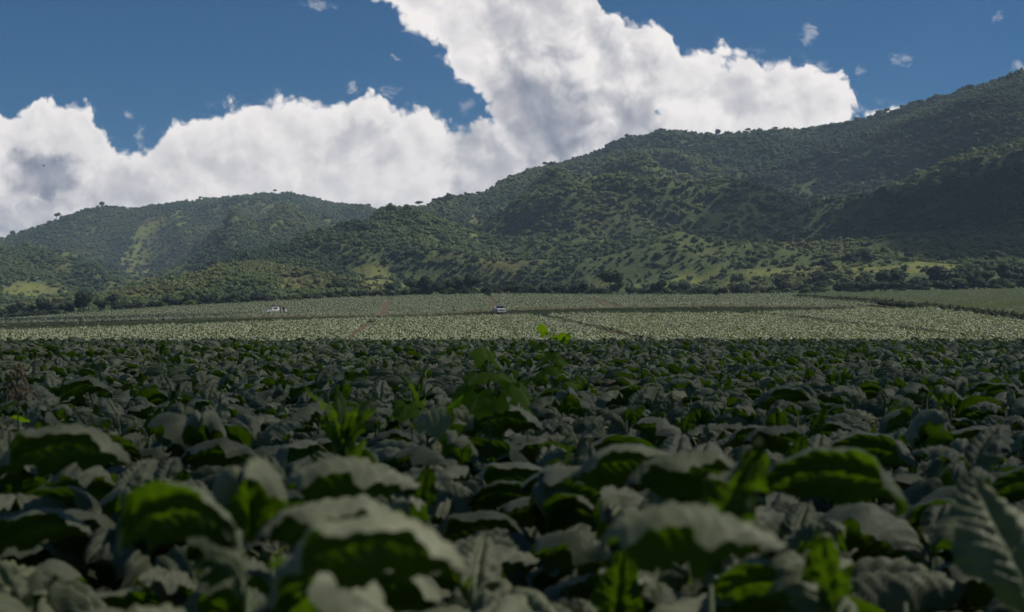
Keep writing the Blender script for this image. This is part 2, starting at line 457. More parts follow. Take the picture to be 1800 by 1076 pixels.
def canopy_py(px, d):
    col = np.array([np.interp(px, CO, RT[i]) for i in range(len(RD))])
    return float(np.interp(d, RD, col))


def GZ(x, y):
    """ground height"""
    d = max(y, 1.0)
    und = 0.05 * noise.noise((x * .05, y * .05, 0))
    if y < 88: return und
    px = 900 + F * x / d
    dd = min(d, 345)
    h = EYE + dd * (588 - canopy_py(px, dd)) / F - CROP_H
    if d > 345: h += (d - 345) * 0.012
    if y < 100:
        k = (y - 88) / 12; k = k * k * (3 - 2 * k)
        return und * (1 - k) + h * k
    if d > 450: h = min(h, 30) - (d - 450) * 0.02
    return h


def solve_d(px, py):
    lo, hi = 95.0, 345.0
    for _ in range(40):
        m = (lo + hi) / 2
        if canopy_py(px, m) > py: lo = m
        else: hi = m
    return (lo + hi) / 2


def wpt(px, d): return Vector(((px - 900) / F * d, d))


# pasture beyond the ditch on the right
DITCH_PX = [(1400, 519), (1480, 524), (1560, 530), (1640, 537), (1720, 546), (1800, 556), (1900, 570)]
DITCH = [wpt(a, solve_d(a, b)) for a, b in DITCH_PX]


def in_pasture(x, y):
    px = 900 + F * x / y
    if px < 1400: return False
    return y > np.interp(px, [a for a, _ in DITCH_PX], [p.y for p in DITCH])


LANES = [   # (photo-pixel polyline on the crop canopy, half width in metres, bare soil)
    ([(856, 513), (866, 527), (881, 547)], 1.0, 1), ([(686, 520), (679, 534), (670, 551)], .95, 1),
    ([(655, 558), (632, 574), (604, 592)], .8, 0), ([(945, 549), (1000, 560), (1060, 573), (1130, 590), (1180, 602)], 1.2, 0),
    ([(1038, 519), (1060, 527), (1086, 537)], 1.5, 0), ([(1206, 532), (1240, 539), (1300, 546), (1400, 552), (1480, 562), (1600, 572), (1760, 590), (1900, 606)], 1.7, 0),
    ([(1258, 516), (1290, 526)], .9, 0), (DITCH_PX, 1.5, 1), ([(335, 537), (300, 545), (280, 549)], .8, 0), ([(1270, 518), (1300, 522)], .7, 0),
]
LW = [([wpt(a, solve_d(a, b)) for a, b in pts], w, s) for pts, w, s in LANES]


def seg_dist(p, a, b):
    ab = b - a; t = max(0, min(1, (p - a).dot(ab) / max(ab.dot(ab), 1e-9))); return (p - (a + ab * t)).length


def lane_dist(x, y):
    p = Vector((x, y)); best = 9.0
    for pts, w, s in LW:
        for a, b in zip(pts, pts[1:]):
            if abs(y - (a.y + b.y) / 2) > abs(a.y - b.y) / 2 + 5: continue
            best = min(best, seg_dist(p, a, b) - w)
    return best


# ground sheet: finer in front, coarser far away
ys = np.concatenate([np.linspace(-1500, -40, 8), np.linspace(-30, 86, 30), np.linspace(88, 102, 8), np.linspace(104, 460, 150), np.linspace(480, 900, 10), np.linspace(1200, 3400, 6)])
us = np.concatenate([np.linspace(-3.0, -0.75, 12), np.linspace(-0.7, 0.75, 150), np.linspace(.8, 3.0, 12)])
gv, gg = [], []
for y in ys:
    for u in us:
        x = u * max(abs(y), 120) if y < 120 else u * y
        z = GZ(x, y)
        gv.append((x, y, z))
        g = 0.0
        if y > 85:
            g = .25 if y < 236 else .45
            if 203 < y < 243: g = 1.0
            if in_pasture(x, y): g = .9
            if y > 347: g = 1.0
        gg.append(g)
nu = len(us)
gf = np.array([(j * nu + i, j * nu + i + 1, (j + 1) * nu + i + 1, (j + 1) * nu + i) for j in range(len(ys) - 1) for i in range(nu - 1)])
ground = link("ground", mesh_from("ground", gv, gf, M_GROUND, attrs={'grass': gg}))
tag(ground, kind='structure')

# ---- hills
CA = [(-1400, 575), (-700, 556), (-300, 552), (0, 540), (200, 516), (300, 487), (400, 466), (500, 440), (600, 412), (660, 390), (692, 379), (735, 367), (780, 352), (845, 347), (900, 318), (950, 296), (1000, 284), (1050, 271), (1075, 252), (1100, 245),
      (1140, 238), (1170, 231), (1215, 234), (1260, 237), (1350, 233), (1430, 230), (1465, 222), (1500, 216), (1560, 201), (1600, 187), (1640, 177), (1700, 158), (1760, 143), (1800, 131), (1950, 95), (2200, 60), (2600, 50), (3300, 120)]
CB = [(-1400, 520), (-700, 500), (-300, 470), (-100, 440), (0, 421), (60, 402), (100, 388), (140, 372), (180, 363), (215, 366), (240, 368), (290, 361), (350, 352), (420, 346), (485, 340), (510, 340), (540, 346), (580, 357), (640, 363), (690, 377), (760, 398), (850, 420), (1000, 450), (1300, 480)]
DA = [(-1400, 500), (0, 520), (300, 600), (500, 720), (700, 950), (900, 1120), (1170, 1250), (1430, 1200), (1600, 1080), (1800, 960), (2200, 900), (3300, 900)]
DB = [(-1400, 1300), (0, 1500), (200, 1600), (500, 1700), (1300, 1700)]


def itp(tab, x): return float(np.interp(x, [a for a, _ in tab], [b for _, b in tab]))


def smooth_crest(tab, px):
    return (itp(tab, px - 6) + itp(tab, px + 6) + 2 * itp(tab, px)) / 4


def ridged(x, y, s=0):
    v = 0; a = 1; f = 1
    for k in range(4):
        v += a * (1 - abs(noise.noise((x * f + s, y * f, s + k * 7.3))) * 2); a *= .5; f *= 2.1
    return v / 1.875


def hill_point(which, px, t):
    if which == 'A':
        dc = itp(DA, px); d0 = 392.0; yc = smooth_crest(CA, px); dd = 345
        y0 = canopy_py(px, 345) + 2; pw = 0.80
    else:
        dc = itp(DB, px); d0 = 620.0; yc = smooth_crest(CB, px); y0 = 560 if px < 0 else 545; pw = 0.9
    if t <= 1:
        d = d0 + (dc - d0) * t
        py = y0 + (yc - y0) * (t ** pw)
        h = EYE + d * (588 - py) / F
        x = (px - 900) / F * d
        k = math.sin(math.pi * min(1, max(0, t))) ** 1.0
        sc = 190.0 if which == 'A' else 260.0
        skew = 0.55 if which == 'A' else 0.35
        r = ridged((x + skew * d) / sc, d / (sc * 2.2), 3.1 if which == 'A' else 8.7) - .62
        amp = (dc - d0) * (.060 if which == 'A' else .058)
        h += k * amp * 1.75 * r
        h += k * 7 * noise.noise((x / 45, d / 45, 1.0))
        if t < .02: h -= 1.5
    else:
        d = dc + (t - 1) * 900
        h = EYE + dc * (588 - yc) / F - (t - 1) * 700 * (0.5 + 0.5 * min(1, (t - 1) * 4))
        x = (px - 900) / F * d
    return x, d, h


GRASS = [('A', 60, 542, 190, 12, .95, 0), ('A', 240, 518, 120, 14, .9, 0), ('A', 700, 505, 70, 9, .6, 0), ('B', 255, 440, 45, 80, .9, -.45), ('B', 330, 400, 55, 60, .6, -.3), ('B', 60, 512, 75, 18, 1, 0), ('B', 480, 375, 70, 22, .5, 0), ('B', 570, 385, 45, 25, .5, 0), ('B', 110, 470, 18, 40, .5, 0), ('B', 300, 460, 60, 30, .8, 0),
         ('B', 250, 500, 100, 20, .7, 0), ('A', 320, 505, 100, 14, .6, 0), ('A', 330, 480, 60, 11, 1, .15), ('A', 645, 487, 45, 30, .9, 0), ('A', 520, 502, 55, 14, 1, 0), ('A', 500, 470, 60, 14, .4, 0), ('A', 865, 455, 45, 22, .6, 0),
         ('A', 835, 400, 20, 35, .7, 0), ('A', 960, 442, 35, 22, .4, 0), ('A', 890, 478, 50, 14, .8, 0), ('A', 1230, 492, 80, 9, 1, 0), ('A', 1340, 481, 100, 12, 1, 0), ('A', 1490, 475, 110, 14, 1, 0), ('A', 1620, 472, 80, 12, 1, 0),
         ('A', 1050, 503, 40, 10, .8, 0), ('A', 1140, 505, 70, 8, .9, 0), ('A', 600, 440, 60, 18, .35, 0), ('A', 740, 440, 40, 30, .4, 0), ('A', 1500, 380, 60, 40, .25, 0), ('A', 770, 500, 100, 12, .4, 0)]


def grass_amt(which, px, py):
    g = 0
    for w, cx, cy, rx, ry, k, sh in GRASS:
        if w != which: continue
        dx = px - cx - sh * (cy - py) * -1; dy = py - cy
        wob = 1 + .5 * noise.noise((px * .03, py * .05, 2.0))
        q = 1 - math.hypot(dx / rx, dy / ry) / wob
        if q > 0: g = max(g, min(1, q * 3) * k)
    return g


HILLPTS = {}


def build_hill(which, p0, p1, nc, nr):
    pxs = np.linspace(p0, p1, nc)
    ts = np.concatenate([np.linspace(0, 1, nr), [1.03, 1.1, 1.25, 1.5]])
    v, g = [], []
    for t in ts:
        for px in pxs:
            q = hill_point(which, px, t); v.append(q)
            py = 588 - F * (q[2] - EYE) / q[1]
            x_, d_ = q[0], q[1]
            nn = noise.fractal((x_ / 120 + d_ / 300, d_ / 260, 5.5), 1.0, 2.1, 4)
            rv = ridged((x_ + .5 * d_) / 190, d_ / 420, 3.1)
            gx = max(0, min(1, (nn + .35 * (rv - .6) - .22) * 2.0)) * .20
            g.append(max(grass_amt(which, px, py), gx) if t < 1 else gx * .5)
    nr2 = len(ts)
    f = np.array([(j * nc + i, j * nc + i + 1, (j + 1) * nc + i + 1, (j + 1) * nc + i) for j in range(nr2 - 1) for i in range(nc - 1)])
    o = link("hill", mesh_from("hill", v, f, M_HILL, attrs={'grass': g})); tag(o, kind='structure')
    V = np.array(v).reshape(nr2, nc, 3); G = np.array(g).reshape(nr2, nc)
    HILLPTS[which] = (pxs, ts, V, G, nr)
    return o


build_hill('A', -1100, 2900, 420, 130)
build_hill('B', -1100, 1250, 300, 110)


def hill_sample(which, px, t):
    pxs, ts, V, G, nr = HILLPTS[which]
    i = (px - pxs[0]) / (pxs[1] - pxs[0]); j = t * (nr - 1)
    i = min(max(i, 0), len(pxs) - 1.001); j = min(max(j, 0), nr - 1.001)
    a, b = int(i), int(j); fi, fj = i - a, j - b
    q = (V[b, a] * (1 - fi) + V[b, a + 1] * fi) * (1 - fj) + (V[b + 1, a] * (1 - fi) + V[b + 1, a + 1] * fi) * fj
    return q, G[b, a]


def hill_at(which, px, py):
    """world point on the hill face seen at a photo pixel (first hit from below)"""
    best = None
    for k in range(400):
        t = k / 400
        q, g = hill_sample(which, px, t)
        if 588 - F * (q[2] - EYE) / q[1] <= py: return Vector(q), t
    return Vector(q), 1.0


# ------------------------------------------------------------------ crown and leaf geometry
def crown_arrays(rad, seed, n_leaf, leaf, lobes=9, squash=1.0, flat_bottom=.35, core=True):
    """many leaf-sized faces spread over lumpy lobes; rad=(rx,ry,rz); centre at origin"""
    r = np.random.default_rng(seed)
    cen = []
    for k in range(lobes):
        a = r.uniform(0, 2 * math.pi); e = r.uniform(-.5, 1); q = r.uniform(.35, .72)
        cen.append((math.cos(a) * q * math.sqrt(max(0, 1 - e * e * .6)), math.sin(a) * q * math.sqrt(max(0, 1 - e * e * .6)), e * q))
    cen = np.array(cen + [(0, 0, 0.1)]); lr = np.append(r.uniform(.28, .48, lobes), .6)
    w = lr ** 2; w /= w.sum()
    k = r.choice(len(cen), n_leaf, p=w)
    d = r.normal(size=(n_leaf, 3)); d /= np.linalg.norm(d, axis=1)[:, None]
    d[:, 2] = np.where(d[:, 2] < -flat_bottom, -d[:, 2], d[:, 2])
    rr = lr[k] * r.uniform(.78, 1.12, n_leaf)
    p = cen[k] + d * rr[:, None]
    p *= np.array(rad)
    nrm = d + r.normal(scale=.55, size=(n_leaf, 3)); nrm /= np.linalg.norm(nrm, axis=1)[:, None]
    t = np.cross(nrm, r.normal(size=(n_leaf, 3))); t /= np.linalg.norm(t, axis=1)[:, None] + 1e-9
    b = np.cross(nrm, t)
    s = leaf * r.uniform(.6, 1.35, n_leaf)[:, None]
    cup = nrm * s * .22
    v = np.stack([p - t * s - cup, p - b * s * .62, p + t * s - cup, p + b * s * .62], 1).reshape(-1, 3)
    f = np.arange(n_leaf * 4).reshape(-1, 4)
    # inner core lumps so the crown is not see-through everywhere
    if core:
        vv, ff = [v], [f]; base = len(v)
        for c, q in zip(cen, lr):
            mb = MB(); mb.ball((0, 0, 0), 1, 7, 5)
            a = np.array(mb.v); a = a / (np.linalg.norm(a, axis=1)[:, None] + 1e-9)
            a = a * (q * (.80 + .18 * np.array([noise.noise(tuple(x * 2.3 + c * 5)) for x in a])))[:, None]
            a = (a + c) * np.array(rad)
            vv.append(a); ff.append(np.array(mb.f) + base); base += len(a)
        v = np.concatenate(vv); f = np.concatenate(ff)
    return v, f


def trunk_mesh(h, r0, seed, spread=.3, limbs=4, limb_len=.35):
    rd = random.Random(seed); mb = MB()
    bend = rd.uniform(-.06, .06) * h
    mb.tube([(0, 0, -.3), (bend * .3, 0, h * .35), (bend, 0, h * .7), (bend * 1.1, 0, h)], [r0 * 1.25, r0, r0 * .75, r0 * .4], 8)
    for k in range(limbs):
        a = 2 * math.pi * (k + rd.random() * .6) / limbs; z0 = h * rd.uniform(.5, .8); L = h * limb_len * rd.uniform(.8, 1.3)
        mb.tube([(bend * z0 / h, 0, z0), (bend + math.cos(a) * L * .5, math.sin(a) * L * .5, z0 + L * .45), (bend + math.cos(a) * L * (1 + spread), math.sin(a) * L * (1 + spread), z0 + L * .8)], [r0 * .5, r0 * .33, r0 * .12], 6)
    return mb.mesh("trunk", M_BARK, True)


# unlinked prototype objects used by the scatterers
def proto(name, me):
    return bpy.data.objects.new(name, me)


def scatter(name, pts, rz, sc, vi, protos, label, cat=None, tilt=None, tone=None):
    pts = np.asarray(pts, np.float32)
    me = bpy.data.meshes.new(name); me.vertices.add(len(pts)); me.vertices.foreach_set('co', pts.ravel())
    a = me.attributes.new('rz', 'FLOAT_VECTOR', 'POINT')
    rv = np.zeros((len(pts), 3), np.float32); rv[:, 2] = rz
    if tilt is not None: rv[:, :2] = tilt
    a.data.foreach_set('vector', rv.ravel())
    a = me.attributes.new('sc', 'FLOAT_VECTOR', 'POINT'); s = np.asarray(sc, np.float32)
    if s.ndim == 1: s = np.repeat(s[:, None], 3, 1)
    a.data.foreach_set('vector', s.ravel())
    if tone is not None: a = me.attributes.new('tone', 'FLOAT', 'POINT'); a.data.foreach_set('value', np.asarray(tone, np.float32))
    a = me.attributes.new('vi', 'INT', 'POINT'); a.data.foreach_set('value', np.asarray(vi, np.int32))
    o = link(name, me)
    g = bpy.data.node_groups.new(name, 'GeometryNodeTree')
    g.interface.new_socket("Geometry", in_out='INPUT', socket_type='NodeSocketGeometry')
    g.interface.new_socket("Geometry", in_out='OUTPUT', socket_type='NodeSocketGeometry')
    n = g.nodes; l = g.links
    gi = n.new('NodeGroupInput'); go = n.new('NodeGroupOutput'); jg = n.new('GeometryNodeJoinGeometry')

    def attr(nm, ty):
        q = n.new('GeometryNodeInputNamedAttribute'); q.data_type = ty; q.inputs['Name'].default_value = nm
        return next(x for x in q.outputs if x.enabled and x.name == 'Attribute')
    av, ar, as_ = attr('vi', 'INT'), attr('rz', 'FLOAT_VECTOR'), attr('sc', 'FLOAT_VECTOR')
    for k, p in enumerate(protos):
        oi = n.new('GeometryNodeObjectInfo'); oi.inputs['Object'].default_value = p; oi.inputs['As Instance'].default_value = False
        cmp = n.new('FunctionNodeCompare'); cmp.data_type = 'INT'; cmp.operation = 'EQUAL'
        ia = [x for x in cmp.inputs if x.enabled]
        l.new(av, ia[0]); ia[1].default_value = k
        ip = n.new('GeometryNodeInstanceOnPoints')
        l.new(gi.outputs[0], ip.inputs['Points']); l.new(cmp.outputs[0], ip.inputs['Selection'])
        l.new(oi.outputs['Geometry'], ip.inputs['Instance'])
        l.new(ar, ip.inputs['Rotation']); l.new(as_, ip.inputs['Scale'])
        l.new(ip.outputs[0], jg.inputs[0])
    l.new(jg.outputs[0], go.inputs[0])
    md = o.modifiers.new('scatter', 'NODES'); md.node_group = g
    tag(o, label, cat, kind='stuff'); return o


# ------------------------------------------------------------------ forest on the hills (mass)
wood_protos = []
for k in range(8):
    rad = [(1, 1, .8), (1, 1, 1.0), (1.1, .95, .62), (1, 1, .9), (.9, .9, 1.15), (1.15, 1, .55), (1, 1.05, .75), (.8, .8, 1.2)][k]
    v, f = crown_arrays(rad, 50 + k, 200, .13, lobes=7)
    wood_protos.append(proto("woodland crown", mesh_from("woodland crown", v, f, M_WOOD, smooth=False)))
hedge_protos = []
for k in range(8): h_ = wood_protos[k].data.copy(); h_.materials.clear(); h_.materials.append(M_BANK); hedge_protos.append(proto("undergrowth clump", h_))
fp, fr, fs, fv = [], [], [], []


ft = []


def forest(which, n, p0, p1, smin, smax):
    c = 0
    for _ in range(n):
        t = random.random() ** .85; px = random.uniform(p0, p1)
        q, g = hill_sample(which, px, t)
        x, d, h = q
        # denser where it is far (even area density)
        dcw = 1300 if which == 'A' else 1750
        if random.random() > (d / dcw) ** .35: continue
        if t < .03: continue
        nn = noise.noise((x / 70, d / 70, 4.0)) * .5 + noise.noise((x / 22, d / 22, 9.0)) * .5
        if random.random() < g * .93 + (.25 if nn < -.12 else 0): 
            if random.random() > .75 - .55 * g: continue
            s = random.uniform(.35, 1.5)
        else:
            s = random.uniform(smin, smax) * (1 + .5 * nn)
            if random.random() < .05: s *= 1.4
        s *= max(.5, min(1, d / 950))
        fp.append((x, d, h + s * .35)); fr.append(random.uniform(0, 6.28))
        fs.append((s, s, s * random.uniform(.6, .95))); ft.append(max(0, min(1, .38 + .9 * noise.fractal((x / 90 + d / 260, d / 200, 2.2), 1.0, 2.0, 4) + g * .35 + random.uniform(-.16, .16)))); fv.append(random.randrange(8)); c += 1
    return c


forest('A', 90000, -300, 2150, 1.6, 3.6)
forest('B', 66000, -350, 900, 1.5, 3.2)
scatter("forest", fp, fr, fs, fv, wood_protos, "dense woodland and scrub covering the slopes of the hills", "forest", tone=ft)

# ------------------------------------------------------------------ individual trees
tree_kinds = {}


def make_kind(key, h, w, seed, nleaf, leaf, mat, trunk_h, squash=1.0, lobes=10, limb=.3, r0=None):
    hc = h - trunk_h
    v, f = crown_arrays((w / 2, w / 2, hc / 2), seed, nleaf, leaf, lobes=lobes)
    v = v + np.array([0, 0, trunk_h + hc / 2])
    cm = mesh_from("crown", v, f, mat, smooth=False)
    tree_kinds[key] = (cm, trunk_mesh(trunk_h + hc * .45, r0 or max(.1, w * .035), seed, limbs=5, limb_len=limb), h)


for k in range(5): make_kind(('round', k), 8, 7.5 + k * .4, 100 + k, 1700, .26, M_HEDGE, 1.6, lobes=11)
for k in range(4): make_kind(('bush', k), 4, 5.2, 120 + k, 1000, .24, M_HEDGE, .35, lobes=9)
for k in range(2): make_kind(('bright', k), 3, 4.2, 130 + k, 900, .2, M_BUSHY, .3, lobes=8)
for k in range(2): make_kind(('umbrella', k), 9, 8, 140 + k, 1000, .3, M_HEDGE, 5.2, lobes=9, limb=.5, r0=.26)
make_kind(('standard', 0), 7, 5.6, 150, 1600, .24, M_HEDGE, 2.5, lobes=10, r0=.22)
make_kind(('dark', 0), 6, 5.2, 151, 1700, .24, M_HEDGE, .9, lobes=8)
make_kind(('sparse', 0), 7, 6, 152, 320, .3, M_HEDGE, 3.0, lobes=6, r0=.16)


def plant_tree(name, kind, x, y, z, height, label, cat, group, rz=None, wide=1.0):
    cm, tm, h0 = tree_kinds[kind]
    e = link(name, None, None, (x, y, z), random.uniform(0, 6.28) if rz is None else rz)
    s = height / h0; e.scale = (s * wide, s * wide, s)
    tag(e, label, cat, group)
    link('crown', cm, e); link('trunk', tm, e)
    return e


def ground_pt(px, d): x = (px - 900) / F * d; return x, d, GZ(x, d)


HG = "trees of the hedgerow along the far edge of the fields"
# distinct ones, (px, distance, height m, kind, width factor, label)
for px, d, h, kd, wd, lb in [
    (1075, 349, 6.6, ('standard', 0), 1.25, "round-headed tree on a single clear trunk, standing free in front of the hedgerow"),
    (746, 352, 5.6, ('dark', 0), 1.0, "very dark rounded tree at the left end of the clump near the brown lane"),
    (800, 353, 5.2, ('round', 1), 1.0, "first of two broad dark trees in the clump left of the brown lane"),
    (829, 354, 5.8, ('round', 2), .85, "tallest dark tree of the clump left of the brown lane"),
    (146, 352, 6.8, ('round', 3), .8, "tallest tree of the dark hedgerow at the left, above the sloping field end"),
    (1655, 356, 7.0, ('dark', 0), 1.6, "broad dark dome-shaped tree in the hedgerow above the smooth pasture"),
    (1700, 358, 6.6, ('round', 0), .9, "tall tree just right of the broad dark dome above the pasture"),
    (1775, 358, 8.2, ('round', 4), .8, "tallest dark tree at the right end of the hedgerow"),
    (1436, 372, 3.0, ('bush', 0), 1.0, "lone round bush on the bright yellow-green knoll"),
    (1160, 352, 4.6, ('dark', 0), .9, "dark rounded tree right of the free-standing tree"),
    (196, 354, 5.0, ('sparse', 0), .9, "thin dark tree with a gappy crown in the left hedgerow")]:
    x, y, z = ground_pt(px, d)
    if d > 365:
        q, t = hill_at('A', px, 492); x, y, z = q
    plant_tree("tree" if kd[0] != 'bush' else "bush", kd, x, y, z, h, lb, "tree" if kd[0] != 'bush' else "bush", HG, wide=wd)

px = -110
while px < 1960:
    left = px < 470
    if left: hh = random.uniform(2.4, 4.2) if px > 150 else random.uniform(3.4, 5.2)
    elif px < 700: hh = random.uniform(1.6, 2.8)
    elif px < 1130: hh = random.uniform(2.4, 4.2)
    elif px < 1500: hh = random.uniform(2.4, 3.8)
    else: hh = random.uniform(4.0, 6.2)
    x, y, z = ground_pt(px, random.uniform(351, 358))
    if hh > 3.6:
        plant_tree("tree", ('round', random.randrange(5)), x, y, z, hh, "dark bushy tree within the hedgerow lining the far edge of the fields", "tree", HG, wide=random.uniform(.85, 1.25))
    else:
        plant_tree("bush", ('bush', random.randrange(4)), x, y, z, hh, "dark rounded bush within the hedgerow lining the far edge of the fields", "bush", "bushes of the hedgerow", wide=random.uniform(.9, 1.2))
    px += random.choice([8, 13, 18, 24, 34]) * random.uniform(.8, 1.15)
for k in range(34):
    px = 1480 + k * 11 + random.uniform(-4, 4); x, y, z = ground_pt(px, random.uniform(350, 355))
    plant_tree("bush", ('bush', random.randrange(4)), x, y, z, random.uniform(2.6, 3.8), "dark rounded bush within the hedgerow lining the far edge of the fields", "bush", "bushes of the hedgerow", wide=1.25)
# second, lower line of undergrowth and light shrubs
for k in range(60):
    px = random.uniform(-60, 1860); x, y, z = ground_pt(px, random.uniform(347.5, 351))
    br = random.random() < (.75 if 1000 < px < 1560 else .2)
    if br: plant_tree("shrub", ('bright', random.randrange(2)), x, y, z, random.uniform(1.2, 2.2), "pale yellow-green shrub at the foot of the dark hedgerow", "shrub", "pale shrubs at the foot of the hedgerow")
    else: plant_tree("bush", ('bush', random.randrange(4)), x, y, z, random.uniform(1.4, 2.6), "dark rounded bush within the hedgerow lining the far edge of the fields", "bush", "bushes of the hedgerow")
# trees on the lower slopes just behind
for k in range(60):
    px = random.uniform(560, 1850); t = random.uniform(.0, .12); q, g = hill_sample('A', px, t)
    if g > .5 and random.random() < .6: continue
    plant_tree("tree", ('round', random.randrange(5)), q[0], q[1], q[2] - .3, random.uniform(3, 5.5), "bushy green tree on the lowest slope behind the hedgerow", "tree", "trees on the lowest slopes", wide=random.uniform(.9, 1.3))
# skyline trees
for px, kd, h, lb in [(737, ('umbrella', 0), 8, "flat-topped tree standing in the saddle of the skyline, layered canopy"), (715, ('umbrella', 1), 8, "lower flat-topped tree at the very notch between the two hills"),
                      (1363, ('umbrella', 0), 8, "small umbrella-shaped tree breaking the central skyline"), (1315, ('umbrella', 1), 8, "wide flat-topped tree on the level central crest")]:
    q = hill_point('A', px, .995); plant_tree("tree", kd, q[0], q[1], q[2] - 1, h * .85, lb, "tree", "trees on the skyline")
for px, kd, h, lb in [(100, ('sparse', 0), 11, "taller gappy reddish tree on the left hill's descending skyline"), (22, ('round', 1), 7, "dark bushy tree near the left end of the skyline"), (353, ('umbrella', 0), 6, "single small flat-topped tree on the bare left hill crest"),
                      (178, ('round', 0), 8, "tree on the first peak of the left hill skyline"), (483, ('umbrella', 1), 7, "tiny tree on the highest point of the left hill")]:
    q = hill_point('B', px, .995); plant_tree("tree", kd, q[0], q[1], q[2] - 1, h, lb, "tree", "trees on the skyline")
for k in range(75):
    px = random.uniform(860, 1800) if random.random() < .8 else random.uniform(760, 860)
    q = hill_point('A', px, random.uniform(.97, 1.0))
    kd = random.choice([('umbrella', 0), ('sparse', 0), ('round', 1), ('round', 3), ('umbrella', 1), ('round', 0)])
    plant_tree("tree", kd, q[0], q[1], q[2] - 1.5, random.uniform(4, 7.5), "small tree breaking the wooded skyline of the main ridge", "tree", "trees on the skyline of the main ridge")
for k in range(34):
    px = random.choice([random.uniform(0, 230), random.uniform(500, 690), random.uniform(230, 500)])
    q = hill_point('B', px, random.uniform(.98, 1.0))
    plant_tree("tree", random.choice([('umbrella', 0), ('sparse', 0), ('round', 1), ('bush', 1)]), q[0], q[1], q[2] - 1, random.uniform(2.5, 5), "tiny dark tree on the bare skyline of the left hill", "tree", "trees on the skyline of the left hill")


# ------------------------------------------------------------------ the crop
def leaf_arrays(L, Wd, a0, bend, droop, ns, nt, seed, quilt=.015, wave=.024, shape='crop', pw=1.35, roll0=0.0, tip=0.0):
    rd = random.Random(seed)
    ph = [rd.uniform(0, 6.28) for _ in range(6)]; tw = rd.uniform(-.5, .5); sd = rd.uniform(-.4, .4)
    vs, uv = [], []
    th = a0; r = 0.0; z = 0.0; side = 0.0; ds = L / ns
    for i in range(ns + 1):
        s = i / ns
        if i:
            th = a0 - bend * (s ** pw); r += math.cos(th) * ds; z += math.sin(th) * ds; side += sd * s * ds
        T = Vector((math.cos(th), 0, math.sin(th))); Nn = Vector((-math.sin(th), 0, math.cos(th)))
        w = Wd / 2 * (max(0, math.sin(math.pi * min(1, (s * .96 + .03)) ** .85)) ** .75) * (.25 + .75 * min(1, s * 3.2)) if shape == 'crop' else Wd / 2 * math.sin(math.pi * s ** .7) ** .8
        if i == ns: w *= .15
        roll = tw * s + roll0 * (min(1, s * 3) - tip * s * s)
        for j in range(nt + 1):
            t = 2 * j / nt - 1; a = abs(t)
            dr = droop * (a ** 1.8)
            lat = w * t * (1 - .28 * droop * a * a)
            up = w * (.15 * min(1, a * 5) - .85 * dr * a)
            c = s * 11 - a * 2.4
            q = abs(math.sin(math.pi * c)) ** .6
            up += quilt * q * min(1, a * 4) * (1 - .3 * a) * min(1, s * 5) * 1.7
            up += wave * a ** 2 * (math.sin(s * 17 + ph[0] + (1.7 if t > 0 else 0)) + .6 * math.sin(s * 31 + ph[1] + (2.9 if t > 0 else 0)))
            up += .05 * L * noise.noise((s * 2.2 + ph[2], t * 1.3 + ph[3], ph[4]))
            if ns > 20: up += .014 * noise.noise((s * 8 + ph[0], t * 3.5 + ph[1], ph[2])) + .006 * noise.noise((s * 19 + ph[3], t * 8, ph[1]))
            lat += .25 * wave * a * math.sin(s * 23 + ph[5])
            ly = lat * math.cos(roll) - up * math.sin(roll); un = lat * math.sin(roll) + up * math.cos(roll)
            p = Vector((r, side, z)) + Nn * un + Vector((0, ly, 0))
            vs.append(tuple(p)); uv.append((s, (t + 1) / 2))
    n1 = nt + 1
    fs = [(i * n1 + j, (i + 1) * n1 + j, (i + 1) * n1 + j + 1, i * n1 + j + 1) for i in range(ns) for j in range(nt)]
    return np.array(vs), np.array(fs), np.array(uv)


# leaf poses: (length, width, initial angle, bend, droop)
POSES = [(.56, .34, 44, 88, .8), (.52, .32, 34, 66, .7), (.60, .36, 52, 105, .9), (.48, .29, 66, 80, .6), (.56, .38, 26, 58, .9), (.48, .31, 40, 100, .9), (.58, .33, 48, 84, .7), (.42, .28, 36, 55, .5),
         (.52, .36, 42, 92, 1.0), (.36, .20, 78, 40, .3), (.60, .38, 32, 74, .9), (.50, .32, 56, 118, .8)]
LEAFS = []
for k, (L, w, a, b, dr) in enumerate(POSES):
    v, f, uv = leaf_arrays(L, w, R(a), R(b), dr, 44, 22, 200 + k, quilt=.017)
    # sealed thin leaf
    LEAFS.append(mesh_from("leaf", v, f, M_LEAF, uv=uv))
HOODS = []      # leaves leaning towards us: green underside below a folded-over grey tip
for k, (L, w, a, b, dr) in enumerate([(.50, .44, 80, 140, 1.0), (.46, .40, 72, 120, 1.1), (.54, .46, 80, 160, .9), (.46, .34, 76, 100, 1.2)]):
    v, f, uv = leaf_arrays(L, w, R(a), R(b), dr, 34, 20, 260 + k, pw=2.3)
    HOODS.append(mesh_from("leaf", v, f, M_LEAF, uv=uv))
ARCH = {1: [], -1: []}      # leaves arching sideways like a bow, rolled so that one side shows its underside
for k, (L, w, a, b, dr, ro) in enumerate([(.64, .29, 50, 96, 1.1, 66), (.60, .27, 42, 80, 1.2, 54), (.66, .30, 56, 108, 1.0, 74), (.58, .26, 34, 66, 1.2, 48)]):
    for sg in (1, -1):
        v, f, uv = leaf_arrays(L, w, R(a), R(b), dr, 54, 24, 280 + k + (10 if sg < 0 else 0), quilt=.022, wave=.024, pw=1.15, roll0=R(ro) * -sg)
        ARCH[sg].append(mesh_from("leaf", v, f, M_LEAF, uv=uv))
v, f, uv = leaf_arrays(.5, .40, R(66), R(22), .45, 44, 24, 299, quilt=.018, wave=.02)
FACE = mesh_from("leaf", v, f, M_LEAF, uv=uv)
LEAFS_Y = []
